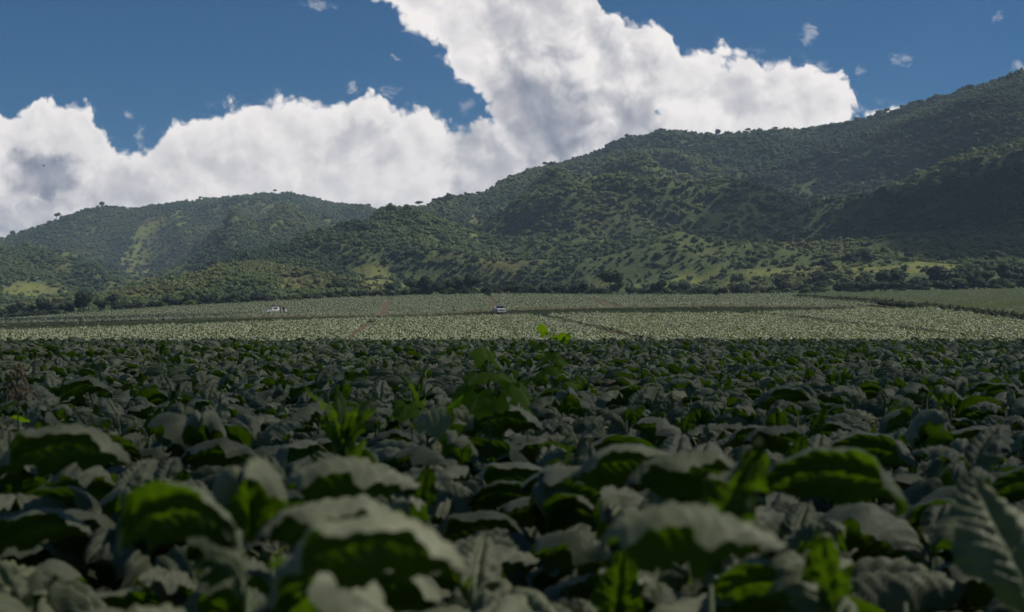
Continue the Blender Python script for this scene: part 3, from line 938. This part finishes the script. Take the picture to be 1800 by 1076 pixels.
for k in (0, 4, 8):
    m2 = LEAFS[k].copy(); m2.materials.clear(); m2.materials.append(M_LEAF_Y); LEAFS_Y.append(m2)


def stalk_mesh(h, r0=.014):
    mb = MB(); mb.tube([(0, 0, -.05), (.01, 0, h * .5), (0, .01, h)], [r0 * 1.3, r0, r0 * .5], 7); return mb.mesh("stalk", M_STALK, True)


STALKS = [stalk_mesh(.72), stalk_mesh(.8), stalk_mesh(.88)]
UPRIGHT = (3, 9)


def leaf_layout(rd, n=11, h=.8):
    """list of (pose index, z, azimuth, scale)"""
    res = []; a = rd.uniform(0, 6.28)
    for k in range(n):
        q = k / (n - 1); a += 2.4 + rd.uniform(-.3, .3)
        z = h * (.22 + .76 * q)
        pose = rd.choice([0, 1, 2, 4, 5, 6, 8, 10, 11, 7]) if q < .82 else rd.choice([3, 9, 7, 6])
        sc = (.97 - .12 * q) * rd.uniform(.82, 1.15) if q < .82 else rd.uniform(.5, .8)
        res.append((pose, z, a, sc))
    return res


def near_plant(x, y, z, rd, label, group, n=11, name="tobacco_plant", s=1.0):
    si = rd.randrange(3); h = (.72, .8, .88)[si]
    e = link(name, None, None, (x, y, z), rd.uniform(0, 6.28)); e.scale = (s, s, s)
    tag(e, label, "crop plant", group)
    link('stalk', STALKS[si], e)
    for pose, zz, a, sc in leaf_layout(rd, n, h):
        me = LEAFS[pose]
        if pose in (0, 4, 8) and rd.random() < .10: me = LEAFS_Y[(0, 4, 8).index(pose)]
        wa = (a + e.rotation_euler.z + math.pi / 2) % (2 * math.pi)
        if (wa < .8 or wa > 5.48) and zz > h * .35 and rd.random() < .12: me = rd.choice(HOODS)
        elif zz > h * .25 and abs(math.sin(wa)) > .6 and rd.random() < (.62 if y < 9 else .42): me = rd.choice(ARCH[1 if math.sin(wa) > 0 else -1])
        o = link('leaf', me, e, (0.008 * math.cos(a), .008 * math.sin(a), zz))
        if y < 9: sc *= 1.03
        o.rotation_euler = (rd.uniform(-.15, .15), rd.uniform(-.18, .18), a); o.scale = (sc, sc * rd.uniform(.9, 1.1), sc)
    return e


def plant_proto(seed, ns, nt, mat, n=10, pat=None, name="crop plant", sx=1.0, up=False):
    rd = random.Random(seed); V, Fc, UV = [], [], []; base = 0
    h = rd.choice((.72, .8, .88))
    for pose, zz, a, sc in leaf_layout(rd, n, h)[(2 if ns < 8 else 0):]:
        L, w, a0, b, dr = POSES[pose]
        if up: a0 = min(80, a0 + 14); b *= .8
        v, f, uv = leaf_arrays(L * sx, w * sx, R(a0), R(b), dr, ns, nt, seed * 31 + int(zz * 100), quilt=.012 if ns > 9 else 0.0, wave=.024, roll0=R(rd.choice([-50, -30, 0, 0, 0, 30, 50])))
        m = Matrix.Translation((0, 0, zz)) @ Euler((rd.uniform(-.15, .15), rd.uniform(-.18, .18), a)).to_matrix().to_4x4() @ Matrix.Scale(sc, 4)
        M3 = np.array(m.to_3x3()); v = v @ M3.T + np.array(m.translation)
        V.append(v); Fc.append(f + base); UV.append(uv); base += len(v)
    return proto(name, mesh_from(name, np.concatenate(V), np.concatenate(Fc), mat, uv=np.concatenate(UV)))


crop_protos = [plant_proto(300 + k, 16, 10, M_LEAF) for k in range(6)]          # 0-5 beyond the near plants
crop_protos += [plant_proto(320 + k, 8, 6, M_LEAF) for k in range(5)]            # 6-10
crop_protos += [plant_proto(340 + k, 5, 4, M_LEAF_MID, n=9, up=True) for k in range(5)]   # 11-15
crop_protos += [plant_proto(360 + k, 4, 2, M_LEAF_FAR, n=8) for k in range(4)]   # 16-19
M_LEAF_GREEN = crop_leaf_mat("young crop leaf", (0.24, 0.27, 0.18), (0.40, 0.43, 0.30), (0.10, 0.13, 0.07), (0.16, 0.20, 0.09), veins=False, bump=False, rough=.55)
crop_protos += [plant_proto(380 + k, 4, 2, M_LEAF_GREEN, n=8) for k in range(3)]   # 20-22 young crop on the right
cp, cr, cs, cvv = [], [], [], []

cands = []
ROW, STEP = .68, .50
for j in range(int(88 / STEP)):
    y = 1.25 + j * STEP
    half = .40 * y + 2.2
    nx = int(half / ROW)
    for i in range(-nx, nx + 1):
        x = i * ROW + (.34 if j % 2 else 0) + random.uniform(-.16, .16); y2 = y + random.uniform(-.17, .17)
        if y2 > 87: continue
        cands.append((x, y2))
inview = sorted([c for c in cands if abs(c[0]) < .37 * c[1] + .35], key=lambda c: c[1])
near = set(inview[:300])
rdn = random.Random(5)
NEAR_LIST = []
for c in cands:
    x, y = c; z = GZ(x, y); s = random.uniform(.94, 1.1)
    if c in near or y < 3:
        NEAR_LIST.append(c)
        e = near_plant(x, y, z, rdn, "broad-leaved tobacco plant with arching grey-green leaves in the near rows", "tobacco plants of the near rows", s=s, n=10 if y < 8 else 9)
    else:
        cp.append((x, y, z)); s *= random.choice([1, 1, 1, .9, 1.12, 1.2]) if y > 30 else 1; cr.append(random.uniform(0, 6.28)); cs.append(s)
        cvv.append(random.randrange(6) if y < 38 else 6 + random.randrange(5))
# particular plants that stand out
def hero_plant(px, top_py, d, me, sc, az, label):
    """a crop plant whose one outstanding leaf peaks at the given bearing and height"""
    zt = EYE + (588 - top_py) / F * d; A = R(az)
    co = np.zeros(len(me.vertices) * 3); me.vertices.foreach_get('co', co); co = co.reshape(-1, 3) * sc
    k = int(co[:, 2].argmax()); lx, ly = co[k, 0] * math.cos(A) - co[k, 1] * math.sin(A), co[k, 0] * math.sin(A) + co[k, 1] * math.cos(A)
    e = near_plant((px - 900) / F * d - lx, d - ly, 0, rdn, label, None, n=10)
    e.rotation_euler.z = 0
    for ch in list(e.children):
        if ch.name.startswith('leaf') and ch.location.z > .6: bpy.data.objects.remove(ch)
    o = link('leaf', me, e, (0, 0, zt - co[k, 2])); o.scale = (sc,) * 3; o.rotation_euler = (0, 0, A)
    return o


for px, ty, d, kd, sc, az, lb in [
    (285, 845, 3.0, ('a', 1, 2), 0.60, -20, "crop plant with a tall hooded leaf over its dark green underside, lower left"),
    (655, 905, 2.45, ('a', 1, 0), 0.58, -12, "nearest crop plant, its wide arched leaf glowing green beneath a grey rim"),
    (640, 868, 3.1, ('a', -1, 1), 0.67, 190, "crop plant with a pale ribbed arch just behind the nearest wide arched leaf"),
    (1180, 880, 2.7, ('a', 1, 3), 0.70, -28, "crop plant with a long slanting leaf, bright green underneath, near the bottom"),
    (1440, 785, 3.7, ('a', -1, 2), 0.67, 175, "crop plant with a rounded grey arch over a nearly black hollow"),
    (1250, 785, 4.1, ('a', -1, 1), 0.76, 195, "crop plant with a green-glowing leaf leaning left beside a tall upright leaf"),
    (590, 800, 3.9, ('a', 1, 3), 0.76, -15, "crop plant with a green leaf underside below a long grey edge"),
    (110, 745, 4.6, ('a', 1, 0), 0.76, -8, "crop plant with a long dark arch near the left edge"),
    (1335, 765, 3.4, ('u', 0), 1.01, -60, "crop plant whose single leaf stands upright, green-edged, above its neighbours"),
    (1700, 826, 3.5, ('f', 0), 0.74, 98, "crop plant showing a broad leaf's full grey face with its pale midrib"),
    (1110, 780, 4.3, ('a', 1, 1), 0.67, -10, "crop plant with a small arched green-lit leaf below the centre"),
    (450, 800, 3.6, ('h', 1), 0.76, -95, "crop plant whose leaf hangs dark green towards us, left of the arches")]:
    me = ARCH[kd[1]][kd[2]] if kd[0] == 'a' else (HOODS[kd[1]] if kd[0] == 'h' else (FACE if kd[0] == 'f' else LEAFS[9]))
    hero_plant(px, ty, d, me, sc, az, lb)
o = hero_plant(790, 706, 8.0, LEAFS_Y[1], .95, -25, "crop plant topped by a pale yellowish domed leaf catching the sun"); o['label'] = "pale yellowish domed leaf"

# sunny middle field and upper field
y = 97.0
while y < 345:
    far = y > 238
    step = .70 if not far else .8
    if 210 < y < 238: y += step; continue
    half = .40 * y + 3; row = .70 if not far else .85
    nx = int(half / row)
    jit = row * .5
    for i in range(-nx, nx + 1):
        x = i * row + random.uniform(-jit, jit); y2 = y + random.uniform(-.5, .5) * step
        if abs(x) > .385 * y2: continue
        if lane_dist(x, y2) < 0: continue
        pas = in_pasture(x, y2)
        if pas and random.random() < .25: continue
        s = random.uniform(.8, 1.05) * (1.0 if not far else .95)
        cp.append((x, y2, GZ(x, y2))); cr.append(random.uniform(0, 6.28)); cs.append(s)
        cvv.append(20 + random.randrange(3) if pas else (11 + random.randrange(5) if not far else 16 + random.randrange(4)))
        if pas: cs[-1] = random.uniform(.5, .8)
    y += step
print("crop instances", len(cp), "forest", len(fp))
scatter("tobacco_plants", cp, cr, cs, cvv, crop_protos, "tobacco crop filling the rest of the near, middle and upper fields", "crop")

# undergrowth on the bank between the fields and along the ditch
up_, ur, us_, ui = [], [], [], []
for _ in range(16000):
    yv = random.uniform(211, 237); xv = random.uniform(-.4 * yv, .24 * yv)
    s = random.uniform(.16, .34); up_.append((xv, yv, GZ(xv, yv) + .05)); ur.append(random.uniform(0, 6.28)); us_.append((s, s, s * .7)); ui.append(random.randrange(8))
for a, b in zip(DITCH, DITCH[1:]):
    L = (b - a).length
    for k in range(int(L * 9)):
        p = a.lerp(b, random.random()); xv, yv = p.x + random.uniform(-1, 1), p.y + random.uniform(-1.3, .8); s = random.uniform(.35, .62)
        up_.append((xv, yv, GZ(xv, yv) + .55)); ur.append(random.uniform(0, 6.28)); us_.append((s, s, s * random.uniform(.8, 1.5))); ui.append(random.randrange(8))
scatter("undergrowth", up_, ur, us_, ui, hedge_protos, "dark undergrowth on the bank between the fields and along the ditch", "undergrowth")

# pasture grass
def tuft(seed, mat, nb=26, h=.5, spread=.5):
    r = random.Random(seed); V, Fc = [], []
    for k in range(nb):
        a = r.uniform(0, 6.28); q = r.uniform(0, spread); x, y = math.cos(a) * q, math.sin(a) * q; hh = h * r.uniform(.5, 1.1); b = r.uniform(0, 6.28); w = .05
        lx, ly = math.cos(b) * .25 * hh, math.sin(b) * .25 * hh; n = len(V)
        V += [(x - w * math.sin(b), y + w * math.cos(b), 0), (x + w * math.sin(b), y - w * math.cos(b), 0), (x + lx, y + ly, hh)]; Fc.append((n, n + 1, n + 2))
    return proto("grass tuft", mesh_from("grass tuft", V, np.array(Fc), mat, smooth=False))


M_GRASS = foliage_mat("pasture grass", [(0, (.16, .185, .11)), (.5, (.21, .24, .15)), (1, (.27, .30, .19))], tw=.3)
gp = [tuft(k, M_GRASS) for k in range(4)]
tp, tr_, ts_, ti = [], [], [], []
for _ in range(44000):
    yv = random.uniform(150, 347) ; xv = random.uniform(.18 * yv, .42 * yv)
    if not in_pasture(xv, yv) or lane_dist(xv, yv) < 0: continue
    tp.append((xv, yv, GZ(xv, yv))); tr_.append(random.uniform(0, 6.28)); ts_.append(random.uniform(.7, 1.3)); ti.append(random.randrange(4))
scatter("grass", tp, tr_, ts_, ti, gp, "smooth green pasture grass beyond the dark ditch on the right", "grass")


# ------------------------------------------------------------------ weeds standing above the crop
def lobed_leaf(size, seed):
    rd = random.Random(seed); pts = [(0, 0)]
    n = 15
    rim = []
    for k in range(n):
        a = -2.3 + 4.6 * k / (n - 1); lob = 1.0 if k % 3 == 1 else (.86 if k % 3 == 0 else .80)
        rr = size * lob * (.62 + .38 * math.cos(a * .55)) * rd.uniform(.9, 1.08); rim.append((rr * math.cos(a) + size * .35, rr * math.sin(a)))
    V = [(0, 0, 0), (size * .35, 0, size * .04)] + [(x * .6 + size * .14, y * .6, size * .05 * rd.uniform(.3, 1.5)) for x, y in rim] + [(x, y, -abs(y) * .25 + size * .06 * rd.uniform(-1, 1)) for x, y in rim]
    Fc = []
    for k in range(n - 1):
        Fc.append((1, 2 + k, 3 + k)); Fc.append((2 + k, 2 + n + k, 3 + n + k)); Fc.append((2 + k, 3 + n + k, 3 + k))
    Fc.append((0, 1, 2)); Fc.append((0, n + 1, 1))
    uv = [(max(0, min(1, v[0] / size / 1.4)), max(0, min(1, .5 + v[1] / size / 2))) for v in V]
    return mesh_from("leaf", V, np.array(Fc), M_WEED, uv=uv)


LOBED = [lobed_leaf(.1, k) for k in range(4)]


def at(px, py, d): return ((px - 900) / F * d, d, EYE + (588 - py) / F * d)


def weed(px, top_py, base_py, d, leaves, label, sz=1.0, name="weed"):
    """leaves: list of (px, py, size m, tilt)"""
    x, y, z = at(px, top_py, d)
    e = link(name, None, None, (x, y, GZ(x, y))); tag(e, label, "weed")
    H = z - GZ(x, y); mb = MB(); mb.tube([(0, 0, 0), (.02, 0, H * .5), (0, 0, H)], [.009, .007, .004], 6)
    rd = random.Random(int(px))
    for q in leaves:
        lx, ly, lz = at(q[0], q[1], d); lz -= GZ(x, y); lx -= x; dy = rd.uniform(-.06, .06)
        mb.tube([(0, 0, max(.1, lz - .08)), (lx * .5, dy * .5, lz - .02), (lx, dy, lz)], [.004, .003, .002], 5)
        o = link('leaf', rd.choice(LOBED), e, (lx, dy, lz))
        k = q[2] / .145; o.scale = (k, k, k)
        az = math.atan2(dy - .05, lx) if abs(lx) > .01 else rd.uniform(0, 6.28)
        o.rotation_euler = (rd.uniform(-.3, .3), R(q[3]), az)
    link('stem', mb.mesh("stem", M_STALK, True), e)
    return e


weed(858, 632, 720, 7.4, [(858, 642, .14, -60), (868, 655, .15, 20), (846, 652, .14, 30), (830, 668, .17, 35), (888, 662, .17, 50), (818, 690, .15, 40), (872, 690, .14, 60), (905, 672, .16, 55), (850, 705, .13, 50), (842, 680, .16, 60)],
     "bright green weed with lobed leaves, the larger and nearer of two rising above the crop")
weed(968, 584, 665, 12.0, [(962, 590, .14, -60), (975, 598, .15, -30), (986, 604, .14, -50), (955, 602, .12, 40), (978, 628, .13, 40), (962, 632, .12, 30), (958, 648, .16, 50), (975, 640, .14, 60), (935, 662, .15, 40), (1000, 668, .13, 45), (970, 616, .14, 50)],
     "tallest bright green weed, its lobed top leaves standing against the sunny field")
weed(722, 690, 740, 8.5, [(718, 702, .17, 60), (705, 712, .14, 50), (735, 715, .13, 50)], "small bright green lobed weed left of the pale rounded crop leaf")
weed(925, 700, 750, 7.8, [(905, 702, .15, 50), (922, 712, .14, 50)], "low bright weed shoot just below the tallest weeds")


def rosette(px, top_py, d, n, L, w, label, mat=M_SHOOT, spread=22):
    x, y, z = at(px, top_py, d); e = link("young_shoot", None, None, (x, y, GZ(x, y))); tag(e, label, "shoot")
    H = z - GZ(x, y) - L * .85; rd = random.Random(int(px) + 3)
    link('stalk', stalk_mesh(max(.2, H + .05), .012), e)
    for k in range(n):
        v, f, uv = leaf_arrays(L * rd.uniform(.7, 1.05), w, R(88 - rd.uniform(3, spread)), R(rd.uniform(5, 40)), .3, 14, 8, int(px) * 3 + k, quilt=.004, wave=.008, shape='n')
        o = link('leaf', mesh_from("leaf", v, f, mat, uv=uv), e, (0, 0, H)); o.rotation_euler = (0, 0, k * 2.4 + rd.random()); o.location.z -= .30 * (k / n) ** 1.2 * (1 if n > 4 else 0)
    return e


rosette(605, 668, 5.4, 15, .24, .065, "upright rosette of narrow green leaves standing out blurred from the crop", spread=30)
rosette(735, 640, 12.0, 9, .26, .07, "small spiky green shoot beside the weeds in the middle of the crop", spread=38)
rosette(285, 602, 22.0, 3, .22, .13, "single upright green leaf shoot near the back left of the near crop", spread=12)
rosette(460, 606, 24.0, 3, .26, .1, "dark upright leaf shoot rising at the back of the near crop", spread=12)
rosette(1480, 632, 15.0, 7, .24, .10, "wide clump of bright upright leaves in the right part of the near crop", spread=55)
rosette(1652, 690, 8.5, 2, .13, .04, "thin pointed green shoot at the right of the near crop", spread=8)
# seed-headed weed at the left edge
x, y, z = at(30, 642, 9.0); e = link("flowering_weed", None, None, (x, y, GZ(x, y))); tag(e, "brownish seed-headed weed at the left edge of the near crop", "weed")
H = z - GZ(x, y); mb = MB(); mb.tube([(0, 0, 0), (0.01, 0, H * .6), (0, 0, H)], [.007, .005, .003], 6); sd = MB(); rd = random.Random(2)
for k in range(60):
    a = rd.uniform(0, 6.28); zz = H - rd.uniform(0, .22); q = .02 + (H - zz) * rd.uniform(.2, .6); p = (math.cos(a) * q, math.sin(a) * q, zz); sd.ball(p, (.009, .009, .016), 5, 4)
    sd.tube([(0, 0, zz - .05), p], [.003, .002], 4)
link('stem', mb.mesh("stem", M_STALK, True), e); link('seed_head', sd.mesh("seed_head", M_SEED, True), e)
for k in range(5):
    o = link('leaf', LOBED[k % 4], e, (0, 0, H * (.55 + .07 * k))); o.rotation_euler = (0, R(25), k * 2.4); o.scale = (.9,) * 3

# ------------------------------------------------------------------ vehicles and people in the upper field
M_WHITE = solid_mat("white paint", (.78, .78, .76), .3, .5, .06, 2)
M_DARKP = solid_mat("dark paint", (.05, .055, .065), .35)
M_GLASS = solid_mat("window glass", (.012, .015, .02), .08, .8, .1)
M_TYRE = solid_mat("tyre", (.025, .024, .023), .85)
M_STEEL = solid_mat("steel", (.42, .42, .43), .35, .5, .1, 3, .8)
M_LAMP = solid_mat("lamp lens", (.7, .7, .66), .1)
M_SKIN = solid_mat("skin", (.26, .15, .09), .6)
M_SHIRTS = [solid_mat("shirt %d" % i, c, .85, .2) for i, c in enumerate([(.05, .06, .09), (.09, .08, .07), (.30, .20, .15), (.16, .11, .09)])]
M_TROUS = solid_mat("trousers", (.04, .045, .06), .85)
M_HAIR = solid_mat("hair", (.015, .012, .01), .6)


def wheel(parent, x, y, r=.36, w=.24):
    t = MB(); t.tube([(x - w / 2, y, r), (x - w / 2 + .04, y, r), (x + w / 2 - .04, y, r), (x + w / 2, y, r)], [r * .86, r, r, r * .86], 20)
    wo_ = link('wheel', t.mesh("wheel", M_TYRE, True), parent)
    h = MB(); h.tube([(x - w / 2 - .012, y, r), (x + w / 2 + .012, y, r)], [r * .55, r * .55], 14); link('rim', h.mesh("rim", M_STEEL), wo_)


def pickup(x, y, z, rz, label, name="pickup_truck", bed_white=False, s=1.0, body=False):
    """front faces -Y in its own frame"""
    e = link(name, None, None, (x, y, z), rz); e.scale = (s, s, s); tag(e, label, "truck")
    b = MB()
    prof = [(-2.45, .48), (-2.5, .78), (-2.42, .98), (-1.25, 1.10), (-1.1, 1.12), (2.45, 1.12), (2.5, .5)]
    wd = .9
    n = len(prof); vs = [(sx * wd * (.97 if p[1] > 1 else 1), p[0], p[1]) for sx in (-1, 1) for p in prof]
    fs = [tuple(range(n))[::1], tuple(range(n, 2 * n))[::-1]] + [(i, i + n, (i + 1) % n + n, (i + 1) % n) for i in range(n)]
    b.add(vs, fs); b.mesh
    bo = link('body', b.mesh("body", M_WHITE if body else M_DARKP), e)
    c = MB(); pr = [(-1.15, 1.10), (-.62, 1.70), (-.45, 1.76), (.55, 1.76), (.72, 1.66), (.80, 1.10)]
    n = len(pr); vs = [(sx * (.86 if p[1] < 1.3 else .72), p[0], p[1]) for sx in (-1, 1) for p in pr]
    c.add(vs, [tuple(range(n)), tuple(range(n, 2 * n))[::-1]] + [(i, i + n, (i + 1) % n + n, (i + 1) % n) for i in range(n)])
    link('cab', c.mesh("cab", M_WHITE if body else M_GLASS), e)
    if body:
        w_ = MB(); w_.box((0, -.15, 1.48), (1.66, .95, .34), 0, .93); link('side_window', w_.mesh("side_window", M_GLASS), e)
        w_ = MB(); w_.add([(-.72, -1.06, 1.24), (.72, -1.06, 1.24), (.66, -.72, 1.62), (-.66, -.72, 1.62)], [(0, 1, 2, 3)]); link('windscreen', w_.mesh("windscreen", M_GLASS), e)
    rf = MB(); rf.box((0, .05, 1.79), (1.46, 1.1, .07)); link('roof', rf.mesh("roof", M_WHITE), e)
    hd = MB(); hd.add([(-.82, -2.44, .99), (.82, -2.44, .99), (.84, -1.2, 1.125), (-.84, -1.2, 1.125), (-.82, -2.44, 1.015), (.82, -2.44, 1.015), (.84, -1.2, 1.15), (-.84, -1.2, 1.15)],
                      [(0, 3, 2, 1), (4, 5, 6, 7), (0, 1, 5, 4), (1, 2, 6, 5), (2, 3, 7, 6), (3, 0, 4, 7)]); link('bonnet', hd.mesh("bonnet", M_WHITE), e)
    bm_ = MB(); bm_.box((0, -2.56, .55), (1.84, .16, .26)); link('bumper', bm_.mesh("bumper", M_WHITE), e)
    gr_ = MB(); gr_.box((0, -2.49, .82), (1.0, .06, .2))
    link('grille', gr_.mesh("grille", M_TYRE), e)
    for sx in (-1, 1):
        l_ = MB(); l_.box((sx * .7, -2.5, .84), (.28, .06, .16)); link('headlight', l_.mesh("headlight", M_LAMP), e)
        w = MB(); w.box((sx * .80, 1.65, 1.25), (.07, 1.6, .28)); link('bed_side', w.mesh("bed_side", M_WHITE if bed_white else M_DARKP), e)
        m_ = MB(); m_.box((sx * 1.0, -1.0, 1.25), (.16, .1, .2)); link('mirror', m_.mesh("mirror", M_DARKP), e)
        wheel(e, sx * .82, -1.65); wheel(e, sx * .82, 1.5)
    return e


def truck_at(px, py, d):
    x = (px - 900) / F * d; return x, d, GZ(x, d)


dv = solve_d(876, 543)
x, y, z = truck_at(877, 0, dv); pickup(x, y, z + .02, R(14), "white-roofed dark pickup truck driving towards us down the brown lane", s=.78)
dl = solve_d(487, 545)
x2, y2, z2 = truck_at(484, 0, dl); pickup(x2, y2, z2 + .02, R(-68), "white farm truck standing in the crop with workers around it", name="farm_truck", bed_white=True, s=.8, body=True)


def person(x, y, z, rz, shirt, label, h=1.68, arm=.4):
    k = h / 1.75
    J = {'pel': (0, 0, .95), 'sp': (0, 0, 1.15), 'ch': (0, 0, 1.38), 'nk': (0, 0, 1.52), 'hd': (0, -.01, 1.62), 'tp': (0, -.01, 1.74)}
    V = [J['pel'], J['sp'], J['ch'], J['nk'], J['hd'], J['tp']]; Rr = [.15, .14, .16, .06, .095, .07]; Ed = [(0, 1), (1, 2), (2, 3), (3, 4), (4, 5)]
    for s_ in (-1, 1):
        b = len(V); V += [(s_ * .10, 0, .88), (s_ * .11, -.02, .5), (s_ * .11, .02, .09), (s_ * .12, -.12, .04)]; Rr += [.09, .06, .045, .035]; Ed += [(0, b), (b, b + 1), (b + 1, b + 2), (b + 2, b + 3)]
        b = len(V); V += [(s_ * .19, 0, 1.42), (s_ * .25, -.02, 1.14), (s_ * .24, -arm * .6, .98 + arm * .3), (s_ * .235, -arm * .6 - .08, .96 + arm * .3)]; Rr += [.06, .045, .035, .03]; Ed += [(2, b), (b, b + 1), (b + 1, b + 2), (b + 2, b + 3)]
    me = bpy.data.meshes.new("person"); me.from_pydata([(a * k, b * k, c * k) for a, b, c in V], Ed, [])
    o = link("person", me, None, (x, y, z), rz); tag(o, label, "person", "field workers by the white farm truck")
    sk = o.modifiers.new("skin", 'SKIN'); 
    for vv, r_ in zip(me.skin_vertices[0].data, Rr): vv.radius = (r_ * k, r_ * k * (.8 if r_ > .13 else 1))
    me.skin_vertices[0].data[0].use_root = True
    ss = o.modifiers.new("sub", 'SUBSURF'); ss.levels = 1; ss.render_levels = 1
    me.materials.append(M_SKIN)
    dg = bpy.context.evaluated_depsgraph_get(); ev = o.evaluated_get(dg); nm = bpy.data.meshes.new_from_object(ev)
    o.modifiers.clear(); o.data = nm; nm.materials.clear(); nm.materials.append(M_SKIN)
    # clothes: shell copies of the body surface, slightly larger
    cs_ = np.zeros(len(nm.vertices) * 3, np.float32); nm.vertices.foreach_get('co', cs_); cs_ = cs_.reshape(-1, 3)
    ns_ = np.array([v.normal for v in nm.vertices])

    def shell(nm_, test, mat, off):
        keep = [p.vertices[:] for p in nm.polygons if all(test(cs_[i] / k) for i in p.vertices)]
        m_ = bpy.data.meshes.new(nm_); m_.from_pydata((cs_ + ns_ * off).tolist(), [], keep); m_.materials.append(mat)
        q = link(nm_, m_, o); return q
    shell('shirt', lambda c: .93 < c[2] < 1.53, shirt, .015)
    shell('trousers', lambda c: .08 < c[2] < .97 and abs(c[0]) < .2, M_TROUS, .018)
    hb = MB(); hb.ball((0, .01 * k, 1.70 * k), (.105 * k, .115 * k, .085 * k), 10, 6); link('hair', hb.mesh("hair", M_HAIR, True), o)
    return o


for i, (px, dd, zz, lab) in enumerate([(481, .6, .5, "worker in dark clothes standing in the back of the white farm truck"), (488, .9, .5, "worker in a grey-brown shirt standing at the tail of the white farm truck bed"),
                                       (493, -1.0, 0, "worker in a reddish-brown shirt standing just right of the farm truck"), (499, -1.3, 0, "worker in a brown shirt farthest right of the farm truck")]):
    d = dl + dd; x = (px - 900) / F * d
    person(x, d, GZ(x, d) + zz, R(30 + 50 * i), M_SHIRTS[i], lab)

# bird
M_BIRD = solid_mat("bird plumage", (.02, .02, .022), .7)
bx_ = at(77, 292, 160); mb = MB()
mb.tube([(0, -.26, 0), (0, -.2, .01), (0, -.05, 0), (0, .12, 0), (0, .3, 0)], [.01, .05, .08, .06, .02], 8)
for s_ in (-1, 1):
    mb.add([(s_ * .05, -.12, .02), (s_ * .05, .1, .02), (s_ * .38, -.1, .22), (s_ * .36, .06, .2), (s_ * .78, .02, .42), (s_ * .05, -.12, .005), (s_ * .05, .1, .005), (s_ * .38, -.1, .2), (s_ * .36, .06, .185)],
           [(0, 2, 3, 1), (2, 4, 3), (5, 6, 8, 7), (7, 8, 4), (0, 5, 7, 2), (2, 7, 4), (1, 3, 8, 6), (3, 4, 8)])
mb.add([(-.03, .28, 0), (.03, .28, 0), (.09, .46, 0), (-.09, .46, 0), (0, .36, .02)], [(0, 1, 4), (1, 2, 4), (2, 3, 4), (3, 0, 4)])
b_ = link("bird", mb.mesh("bird", M_BIRD, True), None, bx_, R(70)); b_.scale = (.5,) * 3; tag(b_, "tiny dark bird flying in front of the left cloud", "bird")


# ------------------------------------------------------------------ clouds overhead (outside the picture) that shade parts of the land
def cloud_mat(name, thick):
    m, N = new_mat(name)
    t = N.n.new('ShaderNodeTexCoord'); n = N.noise(t.outputs['Generated'], 3.0, 5, .6)
    d = N.n.new('ShaderNodeBsdfDiffuse'); d.inputs[0].default_value = (.9, .9, .9, 1)
    tl = N.n.new('ShaderNodeBsdfTranslucent'); tl.inputs[0].default_value = (.85, .85, .88, 1)
    a = N.n.new('ShaderNodeMixShader'); a.inputs[0].default_value = .5; N.l.new(d.outputs[0], a.inputs[1]); N.l.new(tl.outputs[0], a.inputs[2])
    tr = N.n.new('ShaderNodeBsdfTransparent'); b = N.n.new('ShaderNodeMixShader')
    N.put(b.inputs[0], N.ss(n, .30, .62, thick * .55, thick)); N.l.new(tr.outputs[0], b.inputs[1]); N.l.new(a.outputs[0], b.inputs[2])
    out(N, b.outputs[0]); return m


def overhead_cloud(P, rx, ry, alt, thick, seed):
    t = (alt - P[2]) / SUN.z; c = Vector(P) + SUN * t
    mb = MB(); mb.ball((0, 0, 0), 1, 48, 20); v = np.array(mb.v)
    a = np.array([noise.fractal(tuple(x * 1.6 + seed), 1.0, 2.2, 5) for x in v])
    v = v * (1 + .35 * a)[:, None] * np.array([rx, ry, min(rx, ry) * .16]); v[:, 2] = np.maximum(v[:, 2], -min(rx, ry) * .05)
    me = mesh_from("cloud", v, np.array(mb.f), cloud_mat("cloud", thick)); o = link("cloud", me, None, c); tag(o, kind='structure'); return o


CLOUDS = [((0, 49, 0), 100, 43, 320, .54, 1.0), ]
q, _ = hill_at('A', 1720, 385); CLOUDS.append((tuple(q), 56, 90, 520, .72, 2.0))
q, _ = hill_at('A', 1290, 425); CLOUDS.append((tuple(q), 26, 45, 520, .45, 3.0))
CLOUDS.append(((-105, 250, 4), 52, 10, 420, .92, 4.0))
for c_ in CLOUDS[:4]: overhead_cloud(*c_)

# ------------------------------------------------------------------ haze
HAZE = 0.00019
mb = MB(); mb.box((0, 1000, 70), (22000, 5200, 304))
hm, N = new_mat("haze"); pv = N.n.new('ShaderNodeVolumePrincipled'); pv.inputs['Color'].default_value = (.60, .78, 1.0, 1); pv.inputs['Density'].default_value = HAZE; pv.inputs['Anisotropy'].default_value = .2
ho = N.n.new('ShaderNodeOutputMaterial'); N.l.new(pv.outputs[0], ho.inputs['Volume'])
hz = link("haze", mb.mesh("haze", hm)); tag(hz, "thin bluish haze in the air over the valley", None, None, 'stuff')
